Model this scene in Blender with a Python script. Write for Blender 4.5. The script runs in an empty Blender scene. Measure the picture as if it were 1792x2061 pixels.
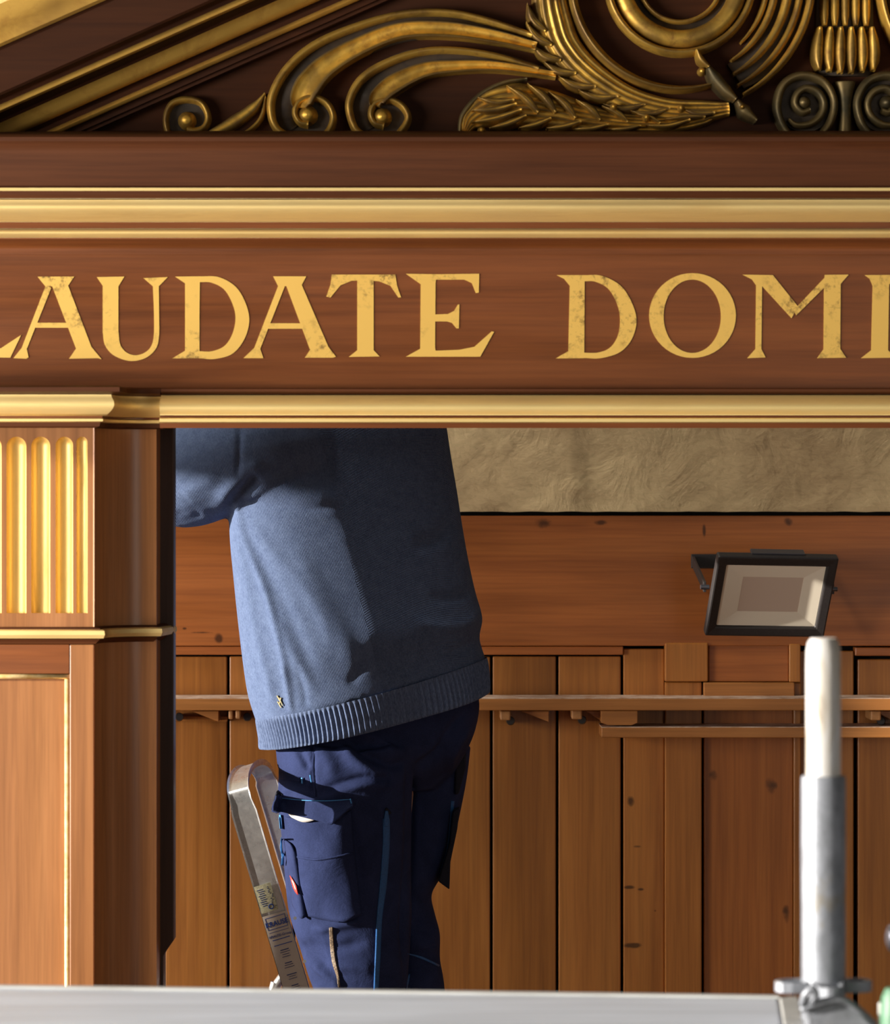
import bpy, bmesh, math, random
import numpy as np
from mathutils import Vector, Matrix
from mathutils.bvhtree import BVHTree

random.seed(7)
R = math.radians
sc = bpy.context.scene
COL = sc.collection

# ------------------------------------------------------------------ camera, light, exposure
F, CX, CY = 6200.0, 896.0, 1030.5      # focal length and centre in pixels of the 1792x2061 frame
ZC, YC = 1.9, -5.1                     # eye height, camera distance in front of the organ case front
cam_d = bpy.data.cameras.new('camera')
cam = bpy.data.objects.new('camera', cam_d); COL.objects.link(cam)
cam.location = (0, YC, ZC); cam.rotation_euler = (R(90), 0, 0)
cam_d.sensor_fit = 'HORIZONTAL'; cam_d.sensor_width = 36
cam_d.lens = F / 1792 * 36
cam_d.clip_start = 0.05; cam_d.clip_end = 60
cam_d.dof.use_dof = True; cam_d.dof.focus_distance = 5.85; cam_d.dof.aperture_fstop = 9.0
sc.camera = cam

w = bpy.data.worlds.new('world'); sc.world = w; w.use_nodes = True
w.node_tree.nodes['Background'].inputs[0].default_value = (1.0, 0.93, 0.82, 1)
w.node_tree.nodes['Background'].inputs[1].default_value = 0.075

AZ, EL = R(73), R(8.5)
sd = bpy.data.lights.new('sun', 'SUN'); sun = bpy.data.objects.new('sun', sd); COL.objects.link(sun)
dirv = Vector((math.sin(AZ) * math.cos(EL), math.cos(AZ) * math.cos(EL), -math.sin(EL)))
sun.rotation_euler = dirv.to_track_quat('-Z', 'Y').to_euler()
sun.location = (-6, -3, 4)
sd.energy = 10.5; sd.angle = R(0.53); sd.color = (1.0, 0.93, 0.82)

def area(name, loc, target, sx, sy, e, col):
    l = bpy.data.lights.new(name, 'AREA'); o = bpy.data.objects.new(name, l); COL.objects.link(o)
    o.location = loc; l.shape = 'RECTANGLE'; l.size = sx; l.size_y = sy; l.energy = e; l.color = col
    o.rotation_euler = (Vector(target) - Vector(loc)).to_track_quat('-Z', 'Y').to_euler()
    return o
area('window_sky_light', (-3.9, -2.3, 1.75), (0, -1.5, 2.0), 4.2, 1.5, 480, (1.0, 0.95, 0.88))
area('wall_fill_light', (-1.2, 0.95, 4.4), (0.2, 1.4, 1.6), 1.8, 0.4, 62, (1.0, 0.95, 0.84))  # added overhead fill for the back wall, no such window known
area('cove_streak_light', (2.8, -5.9, 1.9), (-0.5, 0, 1.9), 1.5, 2.4, 22, (1.0, 0.95, 0.86))  # added soft source for the cove and gilding to reflect as a streak
area('front_fill_light', (1.6, -6.5, 4.6), (0.1, 0.0, 2.2), 2.0, 2.0, 10, (1.0, 0.92, 0.80))  # added weak fill from the front right, no known source

sc.view_settings.view_transform = 'Standard'; sc.view_settings.look = 'None'
sc.view_settings.gamma = 1; sc.view_settings.use_curve_mapping = False
sc.view_settings.exposure = 0.0

# ------------------------------------------------------------------ helpers
def X_(px, y): return (px - CX) / F * (y - YC)
def Z_(py, y): return ZC - (py - CY) / F * (y - YC)
def P3(px, py, y): return Vector((X_(px, y), y, Z_(py, y)))
def PX(co):                                  # numpy world coords -> pixels
    d = co[:, 1] - YC
    return CX + co[:, 0] / d * F, CY - (co[:, 2] - ZC) / d * F

def tag(o, label=None, cat=None, group=None, kind=None):
    if label: o['label'] = label
    if cat: o['category'] = cat
    if group: o['group'] = group
    if kind: o['kind'] = kind
    return o
def empty(name, loc=(0, 0, 0), label=None, cat=None, group=None, kind=None):
    o = bpy.data.objects.new(name, None); COL.objects.link(o); o.location = loc
    o.empty_display_size = 0.1
    tag(o, label, cat, group, kind)
    return o
def setparent(o, p):
    if p is not None:
        o.parent = p
        o.matrix_parent_inverse = Matrix.Translation(-world_loc(p))
def world_loc(p):
    return p.location.copy() if p.type == 'EMPTY' else Vector((0, 0, 0))
def mk(name, verts, faces, mat, parent=None, smooth=False, label=None, mats=None, fm=None, bevel=0, solid=0):
    me = bpy.data.meshes.new(name)
    me.from_pydata([tuple(v) for v in verts], [], faces)
    for m in (mats or [mat]): me.materials.append(m)
    if fm is not None: me.polygons.foreach_set('material_index', fm)
    if smooth: me.polygons.foreach_set('use_smooth', [True] * len(me.polygons))
    me.update()
    o = bpy.data.objects.new(name, me); COL.objects.link(o)
    setparent(o, parent)
    if label: o['label'] = label
    if solid:
        s = o.modifiers.new('solid', 'SOLIDIFY'); s.thickness = solid; s.offset = -1
    if bevel:
        b = o.modifiers.new('bevel', 'BEVEL'); b.width = bevel; b.segments = 2; b.limit_method = 'ANGLE'; b.angle_limit = R(40)
    return o
BOXF = [(0, 3, 2, 1), (4, 5, 6, 7), (0, 1, 5, 4), (1, 2, 6, 5), (2, 3, 7, 6), (3, 0, 4, 7)]
def boxv(x0, x1, y0, y1, z0, z1):
    return [(x0, y0, z0), (x1, y0, z0), (x1, y1, z0), (x0, y1, z0), (x0, y0, z1), (x1, y0, z1), (x1, y1, z1), (x0, y1, z1)]
def box(name, x0, x1, y0, y1, z0, z1, mat, parent=None, bevel=0.0015, label=None):
    return mk(name, boxv(x0, x1, y0, y1, z0, z1), BOXF, mat, parent, bevel=bevel, label=label)
def pbox(name, px0, px1, py0, py1, yf, depth, mat, parent=None, bevel=0.0015, label=None):
    """board whose front face at y=yf spans these photo pixels"""
    return box(name, X_(px0, yf), X_(px1, yf), yf, yf + depth, Z_(py1, yf), Z_(py0, yf), mat, parent, bevel, label)
def prism(name, pts_xz, y0, y1, mat, parent=None, bevel=0.001, label=None):
    """extrude an xz outline (counter-clockwise seen from the front) from y0 (front) to y1"""
    n = len(pts_xz)
    v = [(x, y0, z) for x, z in pts_xz] + [(x, y1, z) for x, z in pts_xz]
    f = [tuple(range(n)), tuple(range(2 * n - 1, n - 1, -1))]
    for i in range(n):
        j = (i + 1) % n
        f.append((i, i + n, j + n, j))
    return mk(name, v, f, mat, parent, bevel=bevel, label=label)
def sweep(name, path, prof, mat, parent=None, smooth=False, caps=True, label=None):
    """profile [(offset, z)] swept along plan path [(x, y)], outward = right-hand side looking along +x turned to -y"""
    path = [Vector(p) for p in path]; n = len(path); m = len(prof)
    ns = []
    for i in range(n):
        t1 = (path[i] - path[i - 1]).normalized() if i > 0 else None
        t2 = (path[i + 1] - path[i]).normalized() if i < n - 1 else None
        t1 = t1 or t2; t2 = t2 or t1
        n1 = Vector((t1.y, -t1.x)); n2 = Vector((t2.y, -t2.x))
        b = (n1 + n2).normalized(); k = 1 / max(0.35, b.dot(n1))
        ns.append(b * k)
    v = []
    for i in range(n):
        for off, z in prof:
            q = path[i] + ns[i] * off
            v.append((q.x, q.y, z))
    f = []
    for i in range(n - 1):
        for j in range(m - 1):
            a = i * m + j
            f.append((a, a + 1, a + m + 1, a + m))
    if caps:
        f.append(tuple(range(m))); f.append(tuple(range((n - 1) * m + m - 1, (n - 1) * m - 1, -1)))
    o = mk(name, v, f, mat, parent, label=label)
    if smooth:
        me = o.data
        me.polygons.foreach_set('use_smooth', [True] * len(me.polygons))
        me.set_sharp_from_angle(angle=R(35))
    return o
def frames(pts):
    pts = [Vector(p) for p in pts]; n = len(pts); out = []
    up = None
    for i in range(n):
        t = (pts[min(i + 1, n - 1)] - pts[max(i - 1, 0)]).normalized()
        if up is None:
            a = Vector((0, 0, 1)) if abs(t.z) < 0.9 else Vector((0, 1, 0))
            up = (a - t * a.dot(t)).normalized()
        else:
            up = (up - t * up.dot(t)).normalized()
        out.append((pts[i], t, up, t.cross(up)))
    return out
def tube_geo(pts, rads, seg=16, cap=True, round_caps=False):
    if round_caps:
        p0, p1 = Vector(pts[0]), Vector(pts[-1])
        d0 = (p0 - Vector(pts[1])).normalized(); d1 = (p1 - Vector(pts[-2])).normalized()
        a, ra, b, rb = [], [], [], []
        for k in (0.97, 0.8, 0.5, 0.25):
            a.append(p0 + d0 * rads[0] * k); ra.append(rads[0] * math.sqrt(1 - k * k))
            b.append(p1 + d1 * rads[-1] * k); rb.append(rads[-1] * math.sqrt(1 - k * k))
        pts = a + [Vector(p) for p in pts] + b[::-1]; rads = ra + list(rads) + rb[::-1]
    v = []; f = []
    for (p, t, u, s), r in zip(frames(pts), rads):
        for k in range(seg):
            an = 2 * math.pi * k / seg
            v.append(p + u * math.cos(an) * r + s * math.sin(an) * r)
    n = len(pts)
    for i in range(n - 1):
        for k in range(seg):
            a = i * seg + k; b = i * seg + (k + 1) % seg
            f.append((a, b, b + seg, a + seg))
    if cap:
        f.append(tuple(range(seg - 1, -1, -1))); f.append(tuple(range((n - 1) * seg, n * seg)))
    return v, f
def tube(name, pts, r, mat, parent=None, seg=20, label=None, round_caps=False):
    rads = r if isinstance(r, (list, tuple)) else [r] * len(pts)
    v, f = tube_geo(pts, rads, seg, True, round_caps)
    o = mk(name, v, f, mat, parent, label=label)
    o.data.polygons.foreach_set('use_smooth', [True] * len(f)); o.data.set_sharp_from_angle(angle=R(40))
    return o
def lathe(name, prof, centre, mat, parent=None, seg=40, label=None):
    """prof [(r, z)] around a vertical axis at centre (x, y)"""
    v = []; f = []; m = len(prof)
    for k in range(seg):
        a = 2 * math.pi * k / seg
        for r, z in prof: v.append((centre[0] + r * math.cos(a), centre[1] + r * math.sin(a), z))
    for k in range(seg):
        for j in range(m - 1):
            a = k * m + j; b = ((k + 1) % seg) * m + j
            f.append((a, b, b + 1, a + 1))
    o = mk(name, v, f, mat, parent, label=label)
    o.data.polygons.foreach_set('use_smooth', [True] * len(f)); o.data.set_sharp_from_angle(angle=R(35))
    return o
def catmull(pts, n=8):
    pts = [np.array(p, float) for p in pts]
    P = [2 * pts[0] - pts[1]] + pts + [2 * pts[-1] - pts[-2]]
    out = []
    for i in range(1, len(P) - 2):
        for k in range(n):
            t = k / n
            out.append(0.5 * ((2 * P[i]) + (-P[i - 1] + P[i + 1]) * t + (2 * P[i - 1] - 5 * P[i] + 4 * P[i + 1] - P[i + 2]) * t * t + (-P[i - 1] + 3 * P[i] - 3 * P[i + 1] + P[i + 2]) * t ** 3))
    out.append(P[-2])
    return out
def interp(x, tab):
    xs = [a for a, b in tab]; ys = [b for a, b in tab]
    return float(np.interp(x, xs, ys))

# ------------------------------------------------------------------ materials
class NT:
    def __init__(s, name):
        s.m = bpy.data.materials.new(name); s.m.use_nodes = True
        s.t = s.m.node_tree; s.b = s.t.nodes['Principled BSDF']
        s.out = s.t.nodes['Material Output']; s.tc = None
    def n(s, ty, **kw):
        nd = s.t.nodes.new(ty)
        for k, v in kw.items(): setattr(nd, k, v)
        return nd
    def l(s, a, b): s.t.links.new(a, b)
    def coord(s, scale=(1, 1, 1), rot=(0, 0, 0), rnd=True):
        if s.tc is None: s.tc = s.n('ShaderNodeTexCoord')
        src = s.tc.outputs['Object']
        if rnd:
            oi = s.n('ShaderNodeObjectInfo'); mu = s.n('ShaderNodeVectorMath', operation='SCALE'); mu.inputs[0].default_value = (7.3, 3.1, 5.7)
            s.l(oi.outputs['Random'], mu.inputs['Scale'])
            ad = s.n('ShaderNodeVectorMath', operation='ADD'); s.l(src, ad.inputs[0]); s.l(mu.outputs[0], ad.inputs[1]); src = ad.outputs[0]
        mp = s.n('ShaderNodeMapping'); mp.inputs['Scale'].default_value = scale; mp.inputs['Rotation'].default_value = rot
        s.l(src, mp.inputs['Vector']); return mp.outputs[0]
    def noise(s, vec, scale=5, detail=6, rough=0.55, dist=0):
        nd = s.n('ShaderNodeTexNoise'); s.l(vec, nd.inputs['Vector'])
        nd.inputs['Scale'].default_value = scale; nd.inputs['Detail'].default_value = detail
        nd.inputs['Roughness'].default_value = rough; nd.inputs['Distortion'].default_value = dist
        return nd.outputs['Fac']
    def ramp(s, fac, stops):
        r = s.n('ShaderNodeValToRGB'); s.l(fac, r.inputs[0]); e = r.color_ramp.elements
        while len(e) < len(stops): e.new(0.5)
        for i, (p, c) in enumerate(stops):
            e[i].position = p; e[i].color = (*c, 1) if len(c) == 3 else c
        return r.outputs[0]
    def mix(s, fac, a, b, mode='MIX'):
        m = s.n('ShaderNodeMix', data_type='RGBA', blend_type=mode)
        for sock, val in ((m.inputs[0], fac), (m.inputs[6], a), (m.inputs[7], b)):
            if hasattr(val, 'is_linked') or isinstance(val, bpy.types.NodeSocket): s.l(val, sock)
            elif isinstance(val, tuple): sock.default_value = (*val, 1)
            else: sock.default_value = val
        return m.outputs[2]
    def math(s, op, a, b=0.0, c=None):
        m = s.n('ShaderNodeMath', operation=op)
        for i, val in enumerate((a, b) if c is None else (a, b, c)):
            if isinstance(val, bpy.types.NodeSocket): s.l(val, m.inputs[i])
            else: m.inputs[i].default_value = val
        return m.outputs[0]
    def bump(s, h, strength=0.3, dist=0.002, chain=None):
        b = s.n('ShaderNodeBump'); b.inputs['Strength'].default_value = strength; b.inputs['Distance'].default_value = dist
        s.l(h, b.inputs['Height'])
        if chain is not None: s.l(chain, b.inputs['Normal'])
        s.l(b.outputs[0], s.b.inputs['Normal']); return b.outputs[0]
    def base(s, c):
        if isinstance(c, tuple): s.b.inputs['Base Color'].default_value = (*c, 1)
        else: s.l(c, s.b.inputs['Base Color'])
    def set(s, rough=0.5, metal=0.0, coat=0.0, spec=None, sheen=0.0):
        s.b.inputs['Roughness'].default_value = rough; s.b.inputs['Metallic'].default_value = metal
        s.b.inputs['Coat Weight'].default_value = coat; s.b.inputs['Coat Roughness'].default_value = 0.25
        if spec is not None: s.b.inputs['Specular IOR Level'].default_value = spec
        if sheen: s.b.inputs['Sheen Weight'].default_value = sheen; s.b.inputs['Sheen Roughness'].default_value = 0.4
def lin(r, g, b):
    f = lambda c: (c / 255 / 12.92) if c / 255 <= 0.04045 else ((c / 255 + 0.055) / 1.055) ** 2.4
    return (f(r), f(g), f(b))
def sca(c, k, kb=1.0): return (min(.85, c[0] * k), min(.85, c[1] * k * 1.12), min(.85, c[2] * k * kb))
def wood(name, dark, mid, light, axis='z', rough=0.38, coat=0.25, gscale=1.0, vary=0.25, spots=(), bump=0.12, spec=0.4):
    s = NT(name)
    k = 26 * gscale; a = 1.1 * gscale
    scl = {'z': (k, k, a), 'x': (a, k, k), 'y': (k, a, k)}[axis]
    v = s.coord(scl)
    n1 = s.noise(v, 1.0, 8, 0.62, 0.6)
    v2 = s.coord({'z': (5, 5, 0.5), 'x': (0.5, 5, 5), 'y': (5, .5, 5)}[axis])
    n2 = s.noise(v2, 1.0, 4, 0.5, 1.5)
    v3 = s.coord({'z': (150, 150, 4), 'x': (4, 150, 150), 'y': (150, 4, 150)}[axis])
    n3 = s.noise(v3, 1.0, 3, 0.6)
    c = s.ramp(n1, [(0.25, dark), (0.5, mid), (0.78, light)])
    c2 = s.ramp(n2, [(0.3, tuple(x * 0.62 for x in mid)), (0.7, tuple(min(1, x * 1.25) for x in mid))])
    c = s.mix(0.45, c, c2)
    c3 = s.ramp(n3, [(0.3, (0.62, 0.6, 0.58)), (0.6, (1, 1, 1))])
    c = s.mix(0.55, c, c3, 'MULTIPLY')
    oi = s.n('ShaderNodeObjectInfo')
    rv = s.ramp(oi.outputs['Random'], [(0, (1 - vary,) * 3), (1, (1 + vary * 0.5,) * 3)])
    c = s.mix(1.0, c, rv, 'MULTIPLY')
    if spots:
        if s.tc is None: s.coord()
        sp = s.n('ShaderNodeSeparateXYZ'); s.l(s.tc.outputs['Object'], sp.inputs[0])
        nz = s.noise(s.coord((30, 30, 30), rnd=False), 1.0, 3)
        tot = None
        for (x, z, rx, rz) in spots:
            dx = s.math('DIVIDE', s.math('SUBTRACT', sp.outputs[0], x), rx)
            dz = s.math('DIVIDE', s.math('SUBTRACT', sp.outputs[2], z), rz)
            d = s.math('ADD', s.math('MULTIPLY', dx, dx), s.math('MULTIPLY', dz, dz))
            d = s.math('ADD', d, s.math('MULTIPLY', s.math('SUBTRACT', nz, 0.5), 2.6))
            g = s.math('SUBTRACT', 1.0, s.math('SMOOTH_MIN', s.math('MAXIMUM', d, 0.0), 1.0, 0.3))
            tot = g if tot is None else s.math('MAXIMUM', tot, g)
        tot = s.math('MULTIPLY', tot, 0.9)
        tt = s.n('ShaderNodeClamp'); s.l(tot, tt.inputs[0])
        c = s.mix(tt.outputs[0], c, tuple(x * 0.14 for x in mid))
    s.base(c); s.set(rough, 0, coat, spec)
    rr = s.ramp(n2, [(0.3, (rough - 0.08,) * 3), (0.7, (rough + 0.12,) * 3)]); s.l(rr, s.b.inputs['Roughness'])
    s.bump(n1, bump, 0.0015)
    return s.m
def gold(name, base, worn, dirt, rough=0.36, metal=0.85, wear=0.5, scale=30, axis=None, point=False, bump=0.25):
    s = NT(name)
    sc_ = (1, 1, 1) if axis is None else {'x': (0.12, 1, 1), 'z': (1, 1, 0.12)}[axis]
    v = s.coord(sc_)
    n1 = s.noise(v, scale, 8, 0.65, 0.4); n2 = s.noise(v, scale * 0.3, 4, 0.5)
    c = s.ramp(n1, [(0.3, worn), (0.5, base), (1.0, base)])
    m = s.ramp(n2, [(wear - 0.02, (0, 0, 0)), (wear + 0.12, (1, 1, 1))])
    c = s.mix(m, c, s.mix(0.6, c, dirt))
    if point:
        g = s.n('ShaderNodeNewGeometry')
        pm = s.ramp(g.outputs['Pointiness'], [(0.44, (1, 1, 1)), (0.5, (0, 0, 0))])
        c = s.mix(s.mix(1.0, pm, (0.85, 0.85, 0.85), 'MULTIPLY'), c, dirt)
    s.base(c); s.set(rough, metal)
    rr = s.ramp(n1, [(0.3, (rough + 0.2,) * 3), (0.7, (rough,) * 3)]); s.l(rr, s.b.inputs['Roughness'])
    s.bump(n1, bump, 0.0012)
    return s.m
def plain(name, c, rough=0.5, metal=0.0, coat=0.0, nscale=None, c2=None, bump=0, sheen=0):
    s = NT(name)
    if nscale:
        n = s.noise(s.coord(), nscale, 6, 0.6); s.base(s.ramp(n, [(0.35, c2 or tuple(x * 0.7 for x in c)), (0.65, c)]))
        if bump: s.bump(n, bump, 0.001)
    else: s.base(c)
    s.set(rough, metal, coat, sheen=sheen); return s.m

M = {}
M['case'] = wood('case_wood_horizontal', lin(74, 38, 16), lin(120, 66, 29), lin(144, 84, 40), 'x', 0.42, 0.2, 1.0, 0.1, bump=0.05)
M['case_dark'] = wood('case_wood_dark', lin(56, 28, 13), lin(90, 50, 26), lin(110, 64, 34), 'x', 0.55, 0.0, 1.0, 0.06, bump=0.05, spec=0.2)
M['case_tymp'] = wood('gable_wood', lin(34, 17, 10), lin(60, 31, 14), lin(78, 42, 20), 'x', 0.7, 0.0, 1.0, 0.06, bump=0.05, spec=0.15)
M['case_v'] = wood('case_wood_vertical', lin(104, 62, 32), lin(148, 98, 58), lin(178, 124, 78), 'z', 0.36, 0.35, 0.8, 0.06, bump=0.04)
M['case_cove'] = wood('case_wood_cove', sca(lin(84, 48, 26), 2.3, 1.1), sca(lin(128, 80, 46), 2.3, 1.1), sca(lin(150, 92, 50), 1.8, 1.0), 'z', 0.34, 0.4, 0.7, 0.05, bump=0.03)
M['jamb'] = wood('jamb_wood', sca(lin(44, 26, 22), 1.3, 1.0), sca(lin(62, 40, 34), 1.3, 1.0), sca(lin(74, 48, 38), 1.3, 1.0), 'z', 0.45, 0.1, 0.7, 0.05, bump=0.03)
M['plank'] = wood('plank_wood', sca(lin(112, 60, 20), 1.4, 1.2), sca(lin(160, 96, 40), 1.4, 1.2), sca(lin(186, 120, 56), 1.4, 1.2), 'z', 0.40, 0.3, 0.9, 0.22)
KN = [(X_(1435, 1.48), Z_(1560, 1.48), .011, .014), (X_(1551, 1.48), Z_(1582, 1.48), .015, .018), (X_(1583, 1.48), Z_(1842, 1.48), .009, .02)]
M['knot'] = wood('knotty_panel_wood', sca(lin(112, 56, 18), 1.4, 1.2), sca(lin(150, 84, 34), 1.4, 1.2), sca(lin(178, 106, 48), 1.4, 1.2), 'z', 0.40, 0.3, 0.8, 0.1, KN)
PN = [(X_(1270, 1.485), Z_(1612, 1.485), .008, .012), (X_(1283, 1.485), Z_(1704, 1.485), .010, .003), (X_(1268, 1.485), Z_(1786, 1.485), .012, .004), (X_(1290, 1.485), Z_(1790, 1.485), .007, .003), (X_(1277, 1.485), Z_(1903, 1.485), .022, .006), (X_(1319, 1.485), Z_(1833, 1.485), .003, .003)]
M['post'] = wood('knotty_post_wood', sca(lin(112, 60, 20), 1.4, 1.2), sca(lin(160, 96, 40), 1.4, 1.2), sca(lin(186, 120, 56), 1.4, 1.2), 'z', 0.40, 0.3, 0.9, 0.05, PN)
BN = [(X_(440, 1.47), Z_(1283, 1.47), .010, .011), (X_(372, 1.47), Z_(1265, 1.47), .005, .003), (X_(405, 1.47), Z_(1273, 1.47), .03, .0022), (X_(1418, 1.47), Z_(1068, 1.47), .004, .014),
      (X_(1587, 1.47), Z_(1050, 1.47), .01, .01), (X_(1090, 1.47), Z_(1052, 1.47), .02, .012), (X_(1210, 1.47), Z_(1052, 1.47), .016, .006)]
M['board'] = wood('board_wood', sca(lin(118, 58, 22), 1.4, 1.2), sca(lin(158, 86, 38), 1.4, 1.2), sca(lin(178, 102, 48), 1.4, 1.2), 'x', 0.40, 0.3, 0.7, 0.1, BN)
M['rail'] = wood('rail_wood', sca(lin(110, 62, 26), 1.4, 1.2), sca(lin(156, 96, 46), 1.4, 1.2), sca(lin(182, 118, 62), 1.4, 1.2), 'x', 0.40, 0.2, 1.0, 0.1)
GB, GW, GD = (0.80, 0.54, 0.17), (0.52, 0.33, 0.09), (0.10, 0.055, 0.02)
M['gold_x'] = gold('gilding_moulding', (0.95, 0.72, 0.30), (0.82, 0.58, 0.22), (0.4, 0.25, 0.08), 0.42, 0.5, 0.6, 26, 'x')
M['gold_z'] = gold('gilding_flutes', GB, GW, (0.25, 0.15, 0.05), 0.38, 0.4, 0.55, 26, 'z', bump=0.05)
M['gold_r'] = gold('gilding_raking', (0.68, 0.40, 0.08), (0.5, 0.27, 0.05), (0.3, 0.16, 0.04), 0.42, 0.5, 0.55, 20)
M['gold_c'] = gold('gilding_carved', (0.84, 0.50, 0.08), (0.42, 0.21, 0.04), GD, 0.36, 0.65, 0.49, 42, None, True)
M['bronze'] = gold('patinated_gilding', (0.20, 0.14, 0.055), (0.10, 0.08, 0.04), (0.03, 0.03, 0.02), 0.4, 0.7, 0.5, 40)
M['groove'] = gold('dark_bole', (0.06, 0.04, 0.025), (0.035, 0.025, 0.02), (0.02, 0.015, 0.01), 0.5, 0.3, 0.5, 40)
s = NT('letter_gold')
n = s.noise(s.coord((1, 1, 1)), 70, 8, 0.7); n2 = s.noise(s.coord(), 9, 3)
mm = s.math('MULTIPLY', s.ramp(n, [(0.50, (0, 0, 0)), (0.66, (1, 1, 1))]), s.ramp(n2, [(0.46, (0, 0, 0)), (0.62, (1, 1, 1))]))
s.base(s.mix(mm, lin(226, 184, 92), lin(112, 84, 40))); s.set(0.5, 0.12)
M['letter'] = s.m
M['white_gild'] = plain('pale_gold_bead', lin(240, 214, 160), 0.35, 0.25, nscale=60, c2=lin(214, 176, 110))
s = NT('plaster'); v = s.coord()
n = s.noise(v, 9, 10, 0.6, 0.6); n2 = s.noise(v, 3.2, 3, 0.5); n3 = s.noise(s.coord((1, 1, 2.5)), 34, 6, 0.7, 1.0)
c = s.ramp(n2, [(0.38, lin(188, 160, 118)), (0.62, lin(214, 188, 142))]); c = s.mix(0.3, c, s.ramp(n3, [(0.3, lin(120, 98, 70)), (0.55, lin(212, 186, 142))]))
s.base(c); s.set(0.85)
b1 = s.bump(s.ramp(n, [(0.4, (0, 0, 0)), (0.62, (1, 1, 1))]), 0.4, 0.007)
s.bump(s.ramp(n3, [(0.5, (0, 0, 0)), (0.75, (1, 1, 1))]), 0.35, 0.003, b1)
M['plaster'] = s.m
M['black'] = plain('dark_void', (0.006, 0.005, 0.004), 0.9)
M['stone'] = plain('wall_limewash', lin(190, 176, 150), 0.9, nscale=4, c2=lin(172, 158, 134))
M['floor'] = wood('floor_wood', lin(70, 45, 28), lin(105, 70, 42), lin(130, 92, 58), 'x', 0.6, 0.0)
M['housing'] = plain('black_die_cast', lin(50, 46, 46), 0.5, 0.0, nscale=200, c2=lin(42, 39, 40))
M['reflector'] = plain('white_reflector', lin(246, 236, 216), 0.6, 0, 0)
M['led'] = plain('diffuser_panel', lin(216, 196, 178), 0.5, 0, 0)
s = NT('galvanised_steel'); v = s.coord((1, 1, 0.6)); n = s.noise(v, 60, 6, 0.7); n2 = s.noise(v, 14, 5, 0.6, 0.8)
c = s.ramp(n, [(0.3, lin(104, 107, 113)), (0.7, lin(142, 146, 155))]); c = s.mix(s.ramp(n2, [(0.6, (0, 0, 0)), (0.72, (1, 1, 1))]), c, lin(120, 112, 98))
s.base(c); s.set(0.45, 0.3); s.bump(n2, 0.3, 0.001); M['galv'] = s.m
s = NT('spigot_steel'); v = s.coord((1, 1, 0.35)); n2 = s.noise(v, 26, 6, 0.65, 0.8)
c = s.ramp(n2, [(0.40, lin(214, 214, 216)), (0.56, lin(200, 194, 184)), (0.68, lin(136, 118, 96))])
s.base(c); s.set(0.36, 0.3); s.bump(n2, 0.3, 0.001); M['spigot'] = s.m
s = NT('aluminium'); v = s.coord((40, 40, 2)); n = s.noise(v, 3, 4); n2 = s.noise(s.coord(), 60, 6, 0.7)
s.base(s.ramp(n2, [(0.3, (0.62, 0.61, 0.60)), (0.6, (0.83, 0.83, 0.84))])); s.set(0.3, 0.9)
s.l(s.ramp(n2, [(0.35, (0.42,) * 3), (0.62, (0.26,) * 3)]), s.b.inputs['Roughness']); M['alu'] = s.m
M['alu_side'] = plain('aluminium_side', (0.55, 0.55, 0.58), 0.3, 0.9)
M['deck'] = wood('weathered_deck', lin(160, 166, 176), lin(196, 203, 216), lin(218, 225, 240), 'x', 0.45, 0.0, 0.5, 0.02, bump=0.25)
M['deck_edge'] = wood('deck_edge', lin(130, 131, 130), lin(172, 173, 172), lin(200, 201, 200), 'x', 0.55, 0.0, 0.6, 0.02)
M['green'] = plain('green_paint', lin(70, 112, 86), 0.5, 0, 0, nscale=20, c2=lin(56, 96, 72))
M['gunmetal'] = plain('gunmetal', lin(110, 112, 122), 0.3, 0.8)
M['dark_metal'] = plain('dark_iron', lin(60, 56, 54), 0.45, 0.6)
M['peg'] = plain('peg_wood', lin(198, 140, 84), 0.5, nscale=60)
M['skin'] = plain('skin', lin(214, 160, 132), 0.5, nscale=30, c2=lin(200, 142, 116))
M['hair'] = plain('hair_brown', lin(70, 50, 36), 0.6, nscale=120, c2=lin(40, 28, 20))
M['shoe'] = plain('shoe_black', lin(34, 34, 38), 0.5)
M['label_silver'] = plain('silver_label', lin(196, 190, 160), 0.4, 0.2, nscale=300, c2=lin(150, 146, 120))
M['label_plate'] = plain('printed_label', lin(186, 172, 160), 0.45, 0.15)
M['ink'] = plain('blue_ink', lin(24, 62, 140), 0.5)
M['ink_dark'] = plain('dark_ink', lin(44, 58, 104), 0.5)
M['tee'] = plain('undershirt_cloth', lin(196, 190, 186), 0.85)
M['zip'] = plain('blue_zipper', lin(38, 100, 168), 0.5, nscale=300)
M['thread'] = plain('blue_thread', lin(70, 150, 220), 0.6)
M['red'] = plain('red_patch', lin(226, 60, 44), 0.55)
M['white'] = plain('white_thread', lin(240, 226, 210), 0.6)
M['reflect'] = plain('beige_rope_piping', lin(150, 128, 104), 0.6, nscale=400, c2=lin(60, 50, 44))
M['straw'] = plain('straw_yarn', lin(200, 184, 140), 0.8)

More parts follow.
